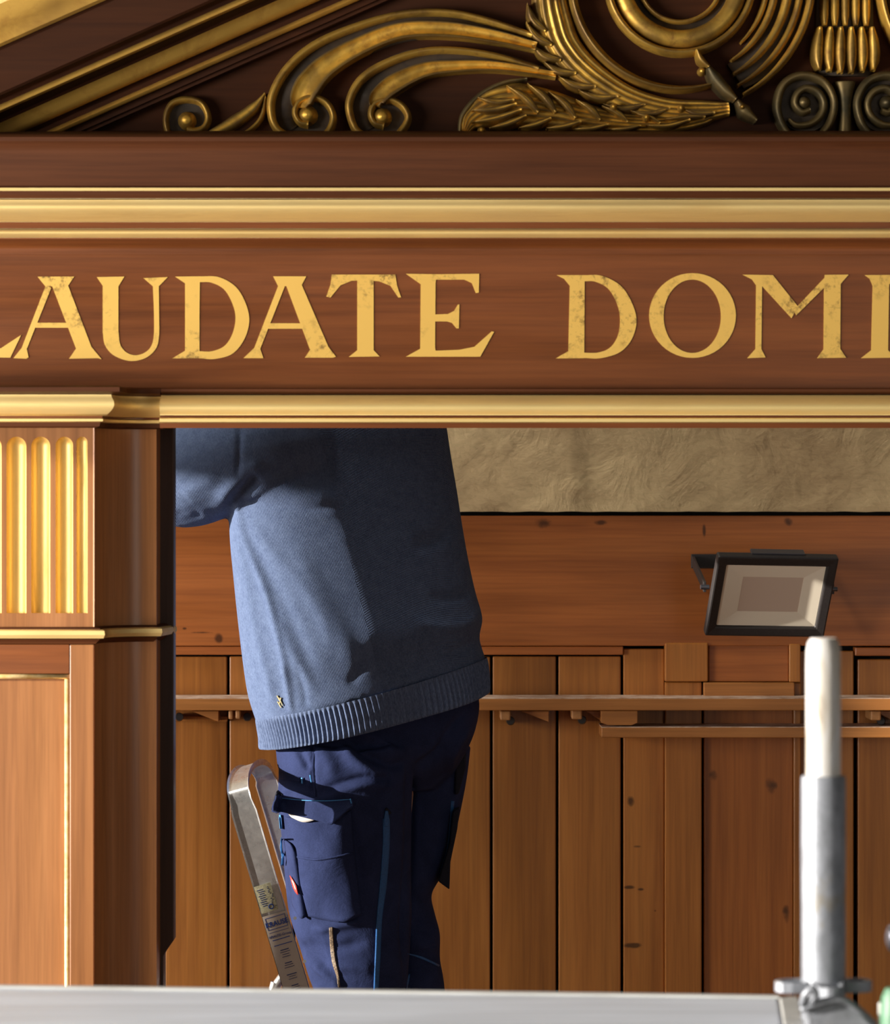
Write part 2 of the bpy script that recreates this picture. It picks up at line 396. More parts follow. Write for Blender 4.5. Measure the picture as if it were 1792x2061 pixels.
# knit: fine wales on the side panel, coarse moss stitch on the back panel, split at the side seam
s = NT('sweater_knit')
tc = s.n('ShaderNodeTexCoord'); s.tc = tc
sp = s.n('ShaderNodeSeparateXYZ'); s.l(tc.outputs['Object'], sp.inputs[0])
y_b = 0.66
xa, za, xb, zb = X_(672, y_b), Z_(985, y_b), X_(768, y_b), Z_(1375, y_b)
sl = (xb - xa) / (zb - za)
edge = s.math('SUBTRACT', sp.outputs[0], s.math('ADD', s.math('MULTIPLY', s.math('SUBTRACT', sp.outputs[2], za), sl), xa))
mask = s.math('MULTIPLY', s.math('GREATER_THAN', edge, 0.0), s.math('LESS_THAN', sp.outputs[1], 2.0))
def comb(fx, fz, sk=0.0):
    a = s.math('ADD', s.math('MULTIPLY', sp.outputs[0], fx), s.math('MULTIPLY', sp.outputs[1], -fx * 0.9))
    a = s.math('ADD', a, s.math('MULTIPLY', sp.outputs[2], sk * fx))
    return s.math('MULTIPLY', s.math('SINE', a), s.math('SINE', s.math('ADD', s.math('MULTIPLY', sp.outputs[2], fz), s.math('MULTIPLY', a, 0.25))))
fine = s.math('SINE', s.math('ADD', s.math('MULTIPLY', sp.outputs[0], 2100), s.math('MULTIPLY', sp.outputs[2], 700)))
fine = s.math('ADD', fine, s.math('MULTIPLY', s.noise(s.coord((700, 700, 700), rnd=False), 1, 3), 2.0))
coarse = comb(1500, 1450, 0.35)
h = s.mix(mask, s.math('MULTIPLY', fine, 0.2), coarse)
nz = s.noise(s.coord((60, 60, 60), rnd=False), 1, 6, 0.7); nf = s.noise(s.coord((450, 450, 250), rnd=False), 1, 4, 0.7)
c = s.ramp(nf, [(0.3, lin(66, 78, 108)), (0.7, lin(108, 124, 158))])
c = s.mix(0.35, c, s.ramp(nz, [(0.3, lin(72, 86, 118)), (0.7, lin(110, 127, 160))]))
s.base(c); s.set(0.95, spec=0.08); s.bump(h, 0.8, 0.0009)
M['knit'] = s.m
s = NT('sweater_rib'); nf = s.noise(s.coord((450, 450, 150), rnd=False), 1, 4, 0.7)
s.base(s.ramp(nf, [(0.3, lin(70, 83, 112)), (0.7, lin(112, 127, 160))])); s.set(0.95, spec=0.08); s.bump(nf, 0.4, 0.001)
M['rib'] = s.m
s = NT('trouser_cloth'); nf = s.noise(s.coord((500, 500, 500), rnd=False), 1, 4, 0.7); nw = s.noise(s.coord((16, 16, 16), rnd=False), 1, 5, 0.6, 0.6)
s.base(s.mix(0.5, s.ramp(nf, [(0.3, lin(32, 40, 72)), (0.7, lin(54, 64, 106))]), s.ramp(nw, [(0.35, lin(34, 42, 72)), (0.7, lin(52, 62, 102))])))
s.set(0.9, spec=0.12); b1 = s.bump(nw, 0.5, 0.006); s.bump(nf, 0.25, 0.0008, b1)
M['navy'] = s.m
M['navy_dark'] = plain('stretch_cloth', lin(22, 26, 44), 0.85, nscale=300, c2=lin(16, 20, 36), bump=0.2)

# ------------------------------------------------------------------ setting
def struct(name, loc=(0, 0, 0)): return empty(name, loc, kind='structure')
o = box('floor', -4.3, 4.4, -8.0, 1.7, -0.06, 0, M['floor'], None, 0); tag(o, 'brown boarded floor of the organ gallery', 'floor', kind='structure')
# side wall with the tall window the sun comes through
WX = -4.0
zt = Z_(905, 0.85) + (X_(350, 0.85) - WX) * 0.155      # head of the window opening
wl = struct('wall_left', (WX, 0, 0)); tag(wl, 'pale lime-washed side wall with one large window opening', 'wall')
wy0, wy1 = -4.6, -0.12
box('pier', WX - .3, WX, wy1, 1.7, 0, 4.6, M['stone'], wl, 0)
box('pier', WX - .3, WX, -8, wy0, 0, 4.6, M['stone'], wl, 0)
box('sill_wall', WX - .3, WX, wy0, wy1, 0, 0.9, M['stone'], wl, 0)
box('lintel', WX - .3, WX, wy0, wy1, zt, 4.6, M['stone'], wl, 0)

YW = 1.5
wb = struct('wall_back', (0, YW, 0)); tag(wb, 'boarded back wall of the organ case under a rough plastered beam', 'wall')
box('backing', WX, 4.4, 1.54, 1.7, 0, 4.6, M['black'], wb, 0)
# plaster beam with an uneven lower edge
def plaster():
    nx, nz = 260, 60
    x0, x1 = -2.6, 2.6; z0, z1 = Z_(1030, 1.46), 2.6
    rnd = random.Random(3); from mathutils import noise
    v = []; f = []
    for j in range(nz + 1):
        for i in range(nx + 1):
            x = x0 + (x1 - x0) * i / nx; t = j / nz; z = z0 + (z1 - z0) * t ** 1.6
            if j == 0: z += 0.0016 * noise.noise(Vector((x * 24, 1, 2)))
            d = 0.006 * noise.noise(Vector((x * 5, z * 5, 0))) + 0.0035 * noise.noise(Vector((x * 23, z * 30, 5)))
            st = 0.006 if x < X_(1172, 1.46) - 0.004 + 0.01 * noise.noise(Vector((3, z * 20, 1))) else 0.0
            v.append((x, 1.46 - d - st, z))
    for j in range(nz):
        for i in range(nx):
            a = j * (nx + 1) + i; f.append((a, a + 1, a + nx + 2, a + nx + 1))
    n0 = len(v)
    for i in range(nx + 1): v.append((v[i][0], 1.54, v[i][2]))
    for i in range(nx): f.append((i, n0 + i, n0 + i + 1, i + 1))
    return mk('plaster_beam', v, f, M['plaster'], wb, True)
plaster()
o = pbox('header_board', -400, 2914, 1038, 1300, 1.47, 0.05, M['board'], wb, 0.002)
pbox('header_strip', -400, 1255, 1301, 1318, 1.478, 0.04, M['board'], wb, 0.002)
pbox('header_strip', 1722, 2914, 1303, 1320, 1.478, 0.04, M['board'], wb, 0.002)
zf = 0.0
def plank(px0, px1, pyt, y=1.49, mat='plank', name='plank', dep=.03):
    return box(name, X_(px0, y), X_(px1, y), y, y + dep, zf, Z_(pyt, y), M[mat], wb, 0.0025)
xs = [-330, -198, -66, 66, 198, 330, 459.5, 592, 725, 858, 989.5, 1122, 1252.5]
for a, b in zip(xs[:-1], xs[1:]): plank(a + 2.6, b - 2.6, 1322 + random.uniform(-1, 1))
for a in (1724, 1856, 1990, 2122, 2254, 2386, 2518, 2650, 2782): plank(a + 3, a + 129, 1327)
# framed door-like bay to the right
plank(1255.5, 1338, 1306, 1.485, 'post', 'door_post')
plank(1592, 1719, 1310, 1.485, 'plank', 'door_post')
box('stile', X_(1339, 1.465), X_(1426, 1.465), 1.465, 1.50, Z_(1372, 1.465), Z_(1294, 1.465), M['plank'], wb, 0.003)
plank(1339, 1413, 1373, 1.470, 'plank', 'stile')
pbox('top_rail', 1427, 1588, 1296, 1372, 1.474, .03, M['board'], wb, 0.002)
plank(1417, 1597, 1374, 1.48, 'knot', 'door_panel')
pbox('panel_cap', 1417, 1600, 1374, 1404, 1.455, .03, M['rail'], wb, 0.002)
pbox('stile_end', 1589, 1612, 1296, 1373, 1.468, .03, M['plank'], wb, 0.002)
plank(1598, 1613, 1374, 1.472, 'plank', 'stile')
# horizontal rails
YR = 1.375
o = box('hat_rail', X_(-330, YR), X_(2914, YR), YR, 1.487, Z_(1430, YR), Z_(1406, YR), M['rail'], wb, 0.002)
M['pale_edge'] = plain('pale_wood_edge', lin(226, 206, 190), 0.6, nscale=30, c2=lin(170, 130, 100))  # paler wood tone for the thin strip along each rail's top
box('rail_edge', X_(-330, YR), X_(2914, YR), YR + .0005, 1.487, Z_(1406, YR) - .0005, Z_(1406, YR) + .0012, M['pale_edge'], wb, 0, 'pale top edge')
box('rail_edge', X_(1211, YR), X_(2914, YR), YR + .0005, 1.487, Z_(1464, YR) - .0005, Z_(1464, YR) + .0012, M['pale_edge'], wb, 0, 'pale top edge')
box('lower_rail', X_(1211, YR), X_(2914, YR), YR, 1.487, Z_(1485, YR), Z_(1464, YR), M['rail'], wb, 0.002)
prism('rail_block', [(X_(1211, YR), Z_(1431, YR)), (X_(1211, YR), Z_(1455, YR)), (X_(1225, YR), Z_(1460, YR)), (X_(1272, YR), Z_(1460, YR)), (X_(1284, YR), Z_(1455, YR)), (X_(1284, YR), Z_(1431, YR))][::-1][::-1], YR + .004, 1.48, M['rail'], wb)
pbox('lower_batten', -330, 458, 1442, 1452, 1.478, .02, M['plank'], wb, .001)
def peg(px, py, r=9, bolt=True, turn=True):
    y0, y1 = 1.41, 1.49
    if turn:
        tube('peg', [P3(px, py, y0), P3(px, py, y0 + .012), P3(px, py - 1, y0 + .03), P3(px, py - 2, y1)], [r * .95 / 940, r / 940, r * .8 / 940, r * .7 / 940], M['peg'], wb, 14)
    if bolt:
        tube('bolt', [P3(px + 14, py + 9, y0 + .01), P3(px + 14, py + 9, y0 + .04), P3(px + 14, py + 7, y1)], [7.5 / 940, 9 / 940, 4 / 940], M['dark_metal'], wb, 12)
for px, py in ((1014, 1440), (1158, 1438), (1760, 1440)):
    box('peg_block', X_(px - 7, 1.40), X_(px + 14, 1.40), 1.40, 1.487, Z_(py + 10, 1.40), Z_(py - 9, 1.40), M['peg'], wb, .003)
    peg(px, py + 2, 9, True, False)
for px in (474,):
    box('peg_block', X_(px - 14, 1.40), X_(px - 5, 1.40), 1.40, 1.487, Z_(1448, 1.40), Z_(1430, 1.40), M['peg'], wb, .003)
    box('peg_block', X_(px, 1.40), X_(px + 10, 1.40), 1.40, 1.487, Z_(1447, 1.40), Z_(1430, 1.40), M['peg'], wb, .003)
peg(347, 1434, 9, True, False); peg(484, 1434, 9, True, False)
for px0, px1, py in ((385, 440, 1447), (1048, 1105, 1447), (1180, 1212, 1446), (1760, 1800, 1446)):
    prism('rail_bracket', [(X_(px0, 1.43), Z_(1431, 1.43)), (X_(px1, 1.43), Z_(py + 6, 1.43)), (X_(px1, 1.43), Z_(1431, 1.43))], 1.43, 1.487, M['rail'], wb, .001)

# ------------------------------------------------------------------ floodlight on the wall
def floodlight():
    c = P3(1552, 1198, 1.27)
    r = Vector((.987, .164, -.02)).normalized(); d0 = Vector((-.10, .50, -.86)); d = (d0 - r * d0.dot(r)).normalized()
    nrm = r.cross(d).normalized()
    if nrm.y > 0: nrm = -nrm
    t = empty('floodlight', c, 'black rectangular floodlight with white face, tilted down on the brown back wall', 'lamp')
    hw, hh = .128, .0965
    def q(u, v, w_): return c + r * u + d * v + nrm * w_
    def ring(name, outer, inner, w0, w1, mat, bevel=.002):
        (a, b), (a2, b2) = outer, inner
        v = []
        for (u, vv, ww) in ((a, b, w0), (a, b, w1[0]), (a2, b2, w1[1]), (a2, b2, w0)):
            for su, sv in ((-1, -1), (1, -1), (1, 1), (-1, 1)): v.append(q(su * u, sv * vv, ww))
        f = []
        for k in range(4):
            for j in range(4):
                j2 = (j + 1) % 4; k2 = (k + 1) % 4
                f.append((k * 4 + j, k * 4 + j2, k2 * 4 + j2, k2 * 4 + j))
        return mk(name, v, f, mat, t, bevel=bevel)
    ring('bezel', (hw, hh), (.106, .074), -.012, (.010, .007), M['housing'], .004)
    ring('reflector_frame', (.1055, .0735), (.0645, .042), -.008, (.002, -.003), M['reflector'], .0)
    mk('led_panel', [q(-.0665, -.0435, -.0035), q(.0665, -.0435, -.0035), q(.0665, .0435, -.0035), q(-.0665, .0435, -.0035)] + [q(-.0665, -.0435, -.011), q(.0665, -.0435, -.011), q(.0665, .0435, -.011), q(-.0665, .0435, -.011)], BOXF, M['led'], t)
    v = [q(su * u, sv * vv, ww) for u, vv, ww in ((.126, .095, -.011), (.10, .07, -.045)) for su, sv in ((-1, -1), (1, -1), (1, 1), (-1, 1))]
    mk('housing', v, BOXF, M['housing'], t, bevel=.004)
    v = [q(a, b, ww) for ww in (-.02, -.002) for a, b in ((-.055, -.0998), (.058, -.0998), (.058, -.094), (-.055, -.094))]
    mk('top_clip', v, BOXF, M['gunmetal'], t, bevel=.001, label='dull grey clip on the upper edge')
    # U bracket reaching back to the wall
    for sgn in (-1, 1):
        a = q(sgn * .137, -.005, -.02); b = Vector((a.x - .008 * (sgn < 0), 1.455, a.z + .05))
        pts = [a, b]
        u = Vector((0, 0, .011)); s_ = Vector((.003, 0, 0))
        v = [p + du + ds for p in pts for du, ds in ((-u, -s_), (u, -s_), (u, s_), (-u, s_))]
        mk('bracket_arm', v, [(0, 1, 2, 3), (7, 6, 5, 4), (0, 4, 5, 1), (1, 5, 6, 2), (2, 6, 7, 3), (3, 7, 4, 0)], M['housing'], t, bevel=.001)
        tube('bracket_screw', [q(sgn * .146, -.005, -.02), q(sgn * .128, -.005, -.02)], .005, M['gunmetal'], t, 12)
    a = q(-.137, -.005, -.02); b = q(.137, -.005, -.02)
    box('bracket_plate', a.x - .012, b.x + .004, 1.455, 1.47, a.z + .035, a.z + .065, M['housing'], t, .001)
    return t
floodlight()

# ------------------------------------------------------------------ organ case
oc = empty('organ_case', (0, 0, 0), 'brown organ case front with gilded mouldings and a large gold Latin inscription', 'organ case')
XL, XRR = -1.2, 2.53
XM = 0.667                              # centre line of the gable
def zp(y, py): return Z_(py, y)
def eprof(pts): return [(-y, zp(y, py)) for y, py in pts]
line = [(XL, 0), (XRR, 0)]
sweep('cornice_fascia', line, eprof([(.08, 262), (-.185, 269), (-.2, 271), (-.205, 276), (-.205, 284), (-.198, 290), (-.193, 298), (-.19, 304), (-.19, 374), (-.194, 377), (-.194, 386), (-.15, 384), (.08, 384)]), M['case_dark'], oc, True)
sweep('gilded_fillet', line, eprof([(-.19, 377.5), (-.1965, 378), (-.1965, 384), (-.19, 384.5)]), M['gold_x'], oc)
def arcp(y0, p0, y1, p1, bulge, n=8):
    out = []
    for i in range(n + 1):
        t = i / n; s_ = math.sin(math.pi * t)
        out.append((y0 + (y1 - y0) * t - bulge * s_, p0 + (p1 - p0) * t))
    return out
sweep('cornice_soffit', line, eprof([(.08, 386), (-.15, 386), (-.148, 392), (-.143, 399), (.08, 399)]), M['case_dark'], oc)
sweep('gilded_moulding', line, eprof([(.08, 400), (-.135, 400), (-.14, 402)] + arcp(-.138, 404, -.095, 444, .022, 12)[1:] + [(-.09, 447), (.08, 447)]), M['gold_x'], oc, True)
sweep('cornice_fillet', line, eprof([(.08, 447.5), (-.085, 447.5), (-.085, 459.5), (.08, 459.5)]), M['case'], oc)
sweep('gilded_bead', line, eprof([(.08, 460)] + arcp(-.075, 460, -.065, 478.5, .012, 10) + [(.08, 478.5)]), M['gold_x'], oc, True)
sweep('bed_moulding', line, eprof([(.08, 479), (-.05, 479)] + arcp(-.05, 481, -.012, 505, -.012, 8) + [(-.012, 507), (-.012, 512), (.08, 512)]), M['case'], oc, True)
sweep('frieze_board', line, eprof([(.08, 512), (.0, 512), (.0, 782), (.08, 782)]), M['case'], oc)
# architrave: right part
XJ = X_(322, -.05)
rline = [(XJ, 0), (XRR, 0)]
sweep('architrave_fillet', rline, eprof([(.10, 782), (-.03, 781), (-.034, 783), (-.034, 788), (-.02, 794), (.10, 794)]), M['case_dark'], oc, True)
sweep('gilded_moulding', rline, eprof([(.10, 794.5), (-.03, 795)] + arcp(-.034, 798, -.05, 834, .014, 10) + [(-.05, 836), (.10, 836)]), M['gold_x'], oc, True)
sweep('architrave_groove', rline, eprof([(.10, 836.5), (-.046, 836.5), (-.046, 841), (.10, 841)]), M['case'], oc)
sweep('gilded_fillet', rline, eprof([(.10, 841), (-.056, 841), (-.06, 843), (-.06, 849), (-.056, 851), (.10, 851)]), M['gold_x'], oc, True)
sweep('architrave_board', rline, eprof([(.12, 851.5), (-.052, 851.5), (-.050, 861.5), (.12, 858)]), M['case'], oc)
# architrave: part that breaks forward over the pilaster, then follows the cove
PB = -.06
XP = X_(-170, PB)                       # left edge of the pilaster
xA, xB, yB = X_(190, PB), X_(303, .03), .03
cove = [(xB - (xB - xA) * math.cos(a), PB + (yB - PB) * math.sin(a)) for a in [R(90) * k / 10 for k in range(11)]]
lpath = [(XL, 0), (XP, 0), (XP, PB), (xA, PB)] + cove[1:] + [(XJ - .002, yB)]
def lprof(pts): return [(o_, zp(PB - max(o_, 0), py)) for o_, py in pts]
sweep('capital_fillet', lpath, lprof([(-.03, 776), (.045, 776), (.05, 779), (.05, 788), (.036, 793), (-.03, 793)]), M['case_dark'], oc, True)
ob = [( -y_ - 0.0, p_) for y_, p_ in arcp(-.034, 798, -.024, 836, .010, 10)]
sweep('gilded_moulding', lpath, lprof([(-.03, 794), (.034, 794)] + ob + [(.022, 837), (-.03, 837)]), M['gold_x'], oc, True)
sweep('capital_groove', lpath, lprof([(-.03, 837), (.016, 837), (.016, 841), (-.03, 841)]), M['case'], oc)
sweep('gilded_fillet', lpath, lprof([(-.03, 841), (.014, 841), (.017, 843), (.017, 848), (.013, 850), (-.03, 850)]), M['gold_x'], oc, True)
sweep('capital_base', lpath, lprof([(-.03, 850), (.012, 850), (.010, 858), (.004, 861), (-.03, 861)]), M['case_dark'], oc)

# pilaster shaft, fluted
pil = empty('pilaster', (X_(95, PB), PB, 0)); setparent(pil, oc)
fl = [(-142, -104), (-92, -54), (-42, 6), (13, 53), (63, 101), (112, 147), (154, 176)]
fl[2] = (-36, 3)
def flutes():
    zt_, zb_ = Z_(860, PB), Z_(1262, PB)
    xL = X_(-165, PB); xR = xA
    v = []; f = []
    def V(x, z, y=PB): v.append((x, y, z)); return len(v) - 1
    zbot = Z_(1234, PB); top = Z_(879, PB)
    edges = [xL] + [X_(p, PB) for ab in fl for p in ab] + [xR]
    for i in range(0, len(edges), 2):
        a, b = edges[i], edges[i + 1]
        f.append((V(a, zb_), V(b, zb_), V(b, zt_), V(a, zt_)))
    for a_, b_ in fl:
        a, b = X_(a_, PB), X_(b_, PB)
        f.append((V(a, zb_), V(b, zb_), V(b, zbot), V(a, zbot)))
        rr = (b - a) / 2; cx = (a + b) / 2; n = 12
        prev = None
        for k in range(n + 1):
            an = math.pi - math.pi * k / n
            x = cx + rr * math.cos(an); z = top - rr + rr * math.sin(an)
            cur = (V(x, z), V(x, zt_))
            if prev: f.append((prev[0], cur[0], cur[1], prev[1]))
            prev = cur
        # concave gilded flute
        fv = []; ff = []; m = 14
        dep = rr * 0.95
        rows = [zbot, zbot + .0001] + [top - rr]
        for z in rows:
            for k in range(m + 1):
                an = math.pi - math.pi * k / m
                fv.append((cx + rr * math.cos(an), PB + dep * math.sin(an), z))
        for ph in range(1, 7):
            p_ = R(90) * ph / 6
            for k in range(m + 1):
                an = math.pi - math.pi * k / m
                fv.append((cx + rr * math.cos(an) if False else cx + rr * math.cos(an) * 1.0 * (math.cos(p_) if True else 1), PB + dep * math.sin(an) * math.cos(p_), top - rr + rr * math.sin(p_)))
        nr = len(rows) + 6
        for j in range(nr - 1):
            for k in range(m):
                q_ = j * (m + 1) + k; ff.append((q_, q_ + 1, q_ + m + 2, q_ + m + 1))
        ff.append(tuple(range(m, -1, -1)))
        mk('flute', fv, ff, M['gold_z'], pil, True).data.set_sharp_from_angle(angle=R(40))
    # side return
    o1 = V(xR, zb_, PB); o2 = V(xR, zt_, PB); o3 = V(xR, zb_, .02); o4 = V(xR, zt_, .02)
    mk('shaft_face', v, f, M['case_v'], pil)
    mk('shaft_edge', [(xR - .002, PB, zb_), (xR, PB - .0005, zb_), (xR, PB + .03, zb_), (xR - .002, PB + .03, zb_)] + [(xR - .002, PB, zt_), (xR, PB - .0005, zt_), (xR, PB + .03, zt_), (xR - .002, PB + .03, zt_)], BOXF, M['case_cove'], pil)
    box('shaft_core', XP, xR - .006, PB + .05, .12, zb_, zt_ + .02, M['jamb'], pil, 0)
    box('shaft_face', XP, xL, PB, PB + .05, zb_, zt_, M['case_v'], pil, 0)
flutes()
zc0 = 0.0
# cove column beside the pilaster
sweep('cove_moulding', [(xA, PB)] + cove[1:] + [(xB + .010, yB), (xB + .010, .12)], [(0, zc0), (0, Z_(858, yB))], M['case_cove'], pil, True, caps=False)
# base moulding of the shaft
bp = [(XP, .03), (XP, PB), (xA, PB)] + cove[1:] + [(xB + .003, yB), (xB + .015, yB + .10)]
def bprof(pts): return [(o_, Z_(py, PB - max(o_, 0))) for o_, py in pts]
sweep('base_fillet', bp, bprof([(-.01, 1262), (.006, 1262), (.012, 1265), (.012, 1268), (-.01, 1268)]), M['case_dark'], pil, True)
sweep('gilded_fillet', bp, bprof([(-.01, 1267), (.016, 1267), (.020, 1270), (.021, 1278), (.018, 1285), (-.01, 1286)]), M['gold_x'], pil, True)
sweep('base_fillet', bp, bprof([(-.01, 1286), (.012, 1286), (.006, 1292), (.002, 1296), (-.01, 1297)]), M['case_dark'], pil, True)
# pedestal with a sunk panel framed by a pale bead
zt2 = Z_(1297, PB); xpl, xpr = X_(-120, PB), X_(140, PB); zpt = Z_(1356, PB)
box('stile', xpr, xA, PB, PB + .04, 0, zt2, M['case_v'], pil, .002)
box('stile', XP, xpl, PB, PB + .04, 0, zt2, M['case_v'], pil, .002)
box('top_rail', xpl, xpr, PB, PB + .04, zpt, zt2, M['case'], pil, .001, 'horizontally grained rail')
o_ = box('panel', xpl, xpr, PB + .012, PB + .04, 0, zpt, M['case_v'], pil, 0)
bw = 11 / 1230
mk('gilded_bead', *(lambda v, f: (v, f))(*tube_geo([(xpr - bw / 2, PB + .006, 0), (xpr - bw / 2, PB + .006, zpt - bw)], [bw / 2] * 2, 12)), M['white_gild'], pil, True)
mk('gilded_bead', *tube_geo([(xpl + bw / 2, PB + .006, 0), (xpl + bw / 2, PB + .006, zpt - bw)], [bw / 2] * 2, 12), M['white_gild'], pil, True)
mk('gilded_bead', *tube_geo([(xpl, PB + .006, zpt - bw / 2), (xpr - .0005, PB + .006, zpt - bw / 2)], [bw / 2] * 2, 12), M['white_gild'], pil, True)
box('pedestal_core', XP, xA - .006, PB + .04, .12, 0, zt2, M['jamb'], pil, 0)
# jamb
jf = .10
prism('jamb', [(X_(300, jf), 0), (X_(329, jf), 0), (X_(329, jf), Z_(1925, jf)), (X_(333, jf), Z_(1917, jf)), (X_(349.5, jf), Z_(1893, jf)), (X_(349.5, jf), Z_(846, jf)), (X_(300, jf), Z_(846, jf))], jf, .145, M['jamb'], oc, .002)
box('lintel_board', X_(300, jf) , XRR, .10, .14, Z_(857, .10), Z_(780, .1), M['jamb'], oc, .001)
# matching support outside the view to the right, so that the beam is carried
box('end_post', 1.92, 2.38, -.05, .12, 0, Z_(861, -.05), M['case_v'], oc, .003)

box('light_block_board', -1.95, XL, .004, .06, 0, Z_(512, 0), M['case_v'], oc, .004)  # added out of view to keep side window light off the person's back
box('light_block_board', XL, XP, .004, .06, 0, Z_(800, 0), M['case_v'], oc, .004)  # carries the added blocking board on to the pilaster
# tympanum and raking cornice
YT = .04
zl = Z_(264, -.1)
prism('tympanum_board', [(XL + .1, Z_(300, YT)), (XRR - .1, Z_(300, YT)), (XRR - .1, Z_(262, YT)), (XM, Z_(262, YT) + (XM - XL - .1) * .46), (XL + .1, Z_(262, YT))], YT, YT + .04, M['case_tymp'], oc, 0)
def raking():
    ang = math.atan2(272, 615); ca, sa = math.cos(ang), math.sin(ang)
    S0 = 1216.0
    zbase = Z_(272, 0); x0 = X_(172, 0)
    def band(name, e0, e1, prof, mat, smooth=True):
        """e: px along the ledge line left of x=172; prof [(t, y)] t in 0..1 between e0 and e1"""
        v = []; f = []
        N = 2
        for s_ in (-.9, 2.2):
            for t, y in prof:
                e = e0 + (e1 - e0) * t
                off = e * sa / S0 * (y - YC) / 5.1
                # perspective-free: shift position so that farther or nearer strips share the line
                bx = x0 + ca * s_ - sa * off; bz = zbase + sa * s_ + ca * off
                bz = bz
                k = (y - YC) / 5.1
                v.append((bx * k, y, ZC + (bz - ZC) * k))
        m = len(prof)
        for j in range(m - 1): f.append((j, j + 1, m + j + 1, m + j))
        f.append(tuple(range(m))); f.append(tuple(range(2 * m - 1, m - 1, -1)))
        bm = bmesh.new(); vs = [bm.verts.new(p) for p in v]
        for q in f: bm.faces.new([vs[i] for i in q])
        bmesh.ops.bisect_plane(bm, geom=bm.verts[:] + bm.edges[:] + bm.faces[:], plane_co=(0, 0, zl), plane_no=(0, 0, 1), clear_inner=True)
        bmesh.ops.bisect_plane(bm, geom=bm.verts[:] + bm.edges[:] + bm.faces[:], plane_co=(XM, 0, 0), plane_no=(1, 0, 0), clear_outer=True)
        d = bmesh.ops.duplicate(bm, geom=bm.verts[:] + bm.edges[:] + bm.faces[:])['geom']
        for q in d:
            if isinstance(q, bmesh.types.BMVert): q.co.x = 2 * XM - q.co.x
        bmesh.ops.reverse_faces(bm, faces=[q for q in d if isinstance(q, bmesh.types.BMFace)])
        me = bpy.data.meshes.new(name); bm.to_mesh(me); bm.free(); me.materials.append(mat)
        if smooth:
            me.polygons.foreach_set('use_smooth', [True] * len(me.polygons)); me.set_sharp_from_angle(angle=R(35))
        o = bpy.data.objects.new(name, me); COL.objects.link(o); setparent(o, oc)
    back = YT + .01
    band('raking_fillet', 0, 62, [(0, back), (0, .02), (.1, .012), (.4, .012), (.45, .004), (.95, .004), (1, back)], M['case_tymp'])
    band('raking_bead', 62, 97, [(0, back), (0, -.005), (.15, -.014), (.5, -.019), (.85, -.014), (1, -.004), (1, back)], M['gold_r'])
    band('raking_fillet', 97, 142, [(0, back), (0, -.004), (.5, -.006), (.5, .0), (1, .0), (1, back)], M['case_tymp'])
    band('raking_cyma', 142, 230, [(0, back), (0, -.022), (.15, -.034), (.4, -.046), (.7, -.052), (.95, -.058), (1, -.060), (1, back)], M['gold_r'])
    band('raking_cavetto', 230, 280, [(0, back), (0, -.060), (.3, -.064), (.6, -.08), (1, -.106), (1, back)], M['case_tymp'])
    band('raking_bead', 280, 318, [(0, back), (0, -.11), (.3, -.122), (.6, -.124), (1, -.116), (1, back)], M['gold_r'])
    band('raking_cavetto', 318, 362, [(0, back), (0, -.112), (.5, -.114), (.8, -.13), (1, -.142), (1, back)], M['case_tymp'])
    band('raking_fascia', 362, 592, [(0, back), (0, -.145), (.06, -.15), (.92, -.15), (1, -.155), (1, back)], M['case_tymp'])
    band('raking_crown', 592, 800, [(0, back), (0, -.158), (.08, -.165), (.4, -.172), (.7, -.185), (1, -.19), (1, back)], M['gold_r'])
raking()

# ------------------------------------------------------------------ inscription on the frieze
frieze = [o for o in bpy.data.objects if o.name == 'frieze_board'][0]
def LA(z): return [(a / 1.991, 500 + b / 1.991) for a, b in z]
def LB(z): return [(892 + a / 1.991, 500 + b / 1.991) for a, b in z]
def letter(strokes):
    v = []; f = []; lay = 0
    for kind, data in strokes:
        y0 = -.0012 - .00005 * lay; lay += 1
        if kind == 'p':
            n = len(data); b = len(v)
            for yy in (y0, .001):
                for p in data: v.append(P3(p[0], p[1], 0) + Vector((0, yy, 0)))
            f.append(tuple(range(b, b + n))); f.append(tuple(range(b + 2 * n - 1, b + n - 1, -1)))
            for i in range(n):
                j = (i + 1) % n; f.append((b + i, b + n + i, b + n + j, b + j))
        else:
            A, B = data; n = len(A); b = len(v)
            for p in A: v.append(P3(p[0], p[1], 0) + Vector((0, y0, 0)))
            for p in B: v.append(P3(p[0], p[1], 0) + Vector((0, y0, 0)))
            for p in A: v.append(P3(p[0], p[1], 0) + Vector((0, .001, 0)))
            for p in B: v.append(P3(p[0], p[1], 0) + Vector((0, .001, 0)))
            for i in range(n - 1):
                f.append((b + i, b + i + 1, b + n + i + 1, b + n + i))
                f.append((b + i, b + 2 * n + i, b + 2 * n + i + 1, b + i + 1))
                f.append((b + n + i, b + n + i + 1, b + 3 * n + i + 1, b + 3 * n + i))
    bm = bmesh.new(); vs = [bm.verts.new(p) for p in v]
    for q in f:
        try: bm.faces.new([vs[i] for i in q])
        except ValueError: pass
    bm.normal_update()
    bmesh.ops.triangulate(bm, faces=[q for q in bm.faces if len(q.verts) > 4], ngon_method='EAR_CLIP')
    bmesh.ops.recalc_face_normals(bm, faces=bm.faces[:])
    me = bpy.data.meshes.new('letter'); bm.to_mesh(me); bm.free(); me.materials.append(M['letter'])
    o = bpy.data.objects.new('letter', me); COL.objects.link(o); setparent(o, frieze)
def bandc(fn, A, B):
    A = catmull(A, 6); B = catmull(B, 6)
    return ('b', (fn([tuple(p) for p in A]), fn([tuple(p) for p in B])))
p_ = lambda fn, z: ('p', fn(z))
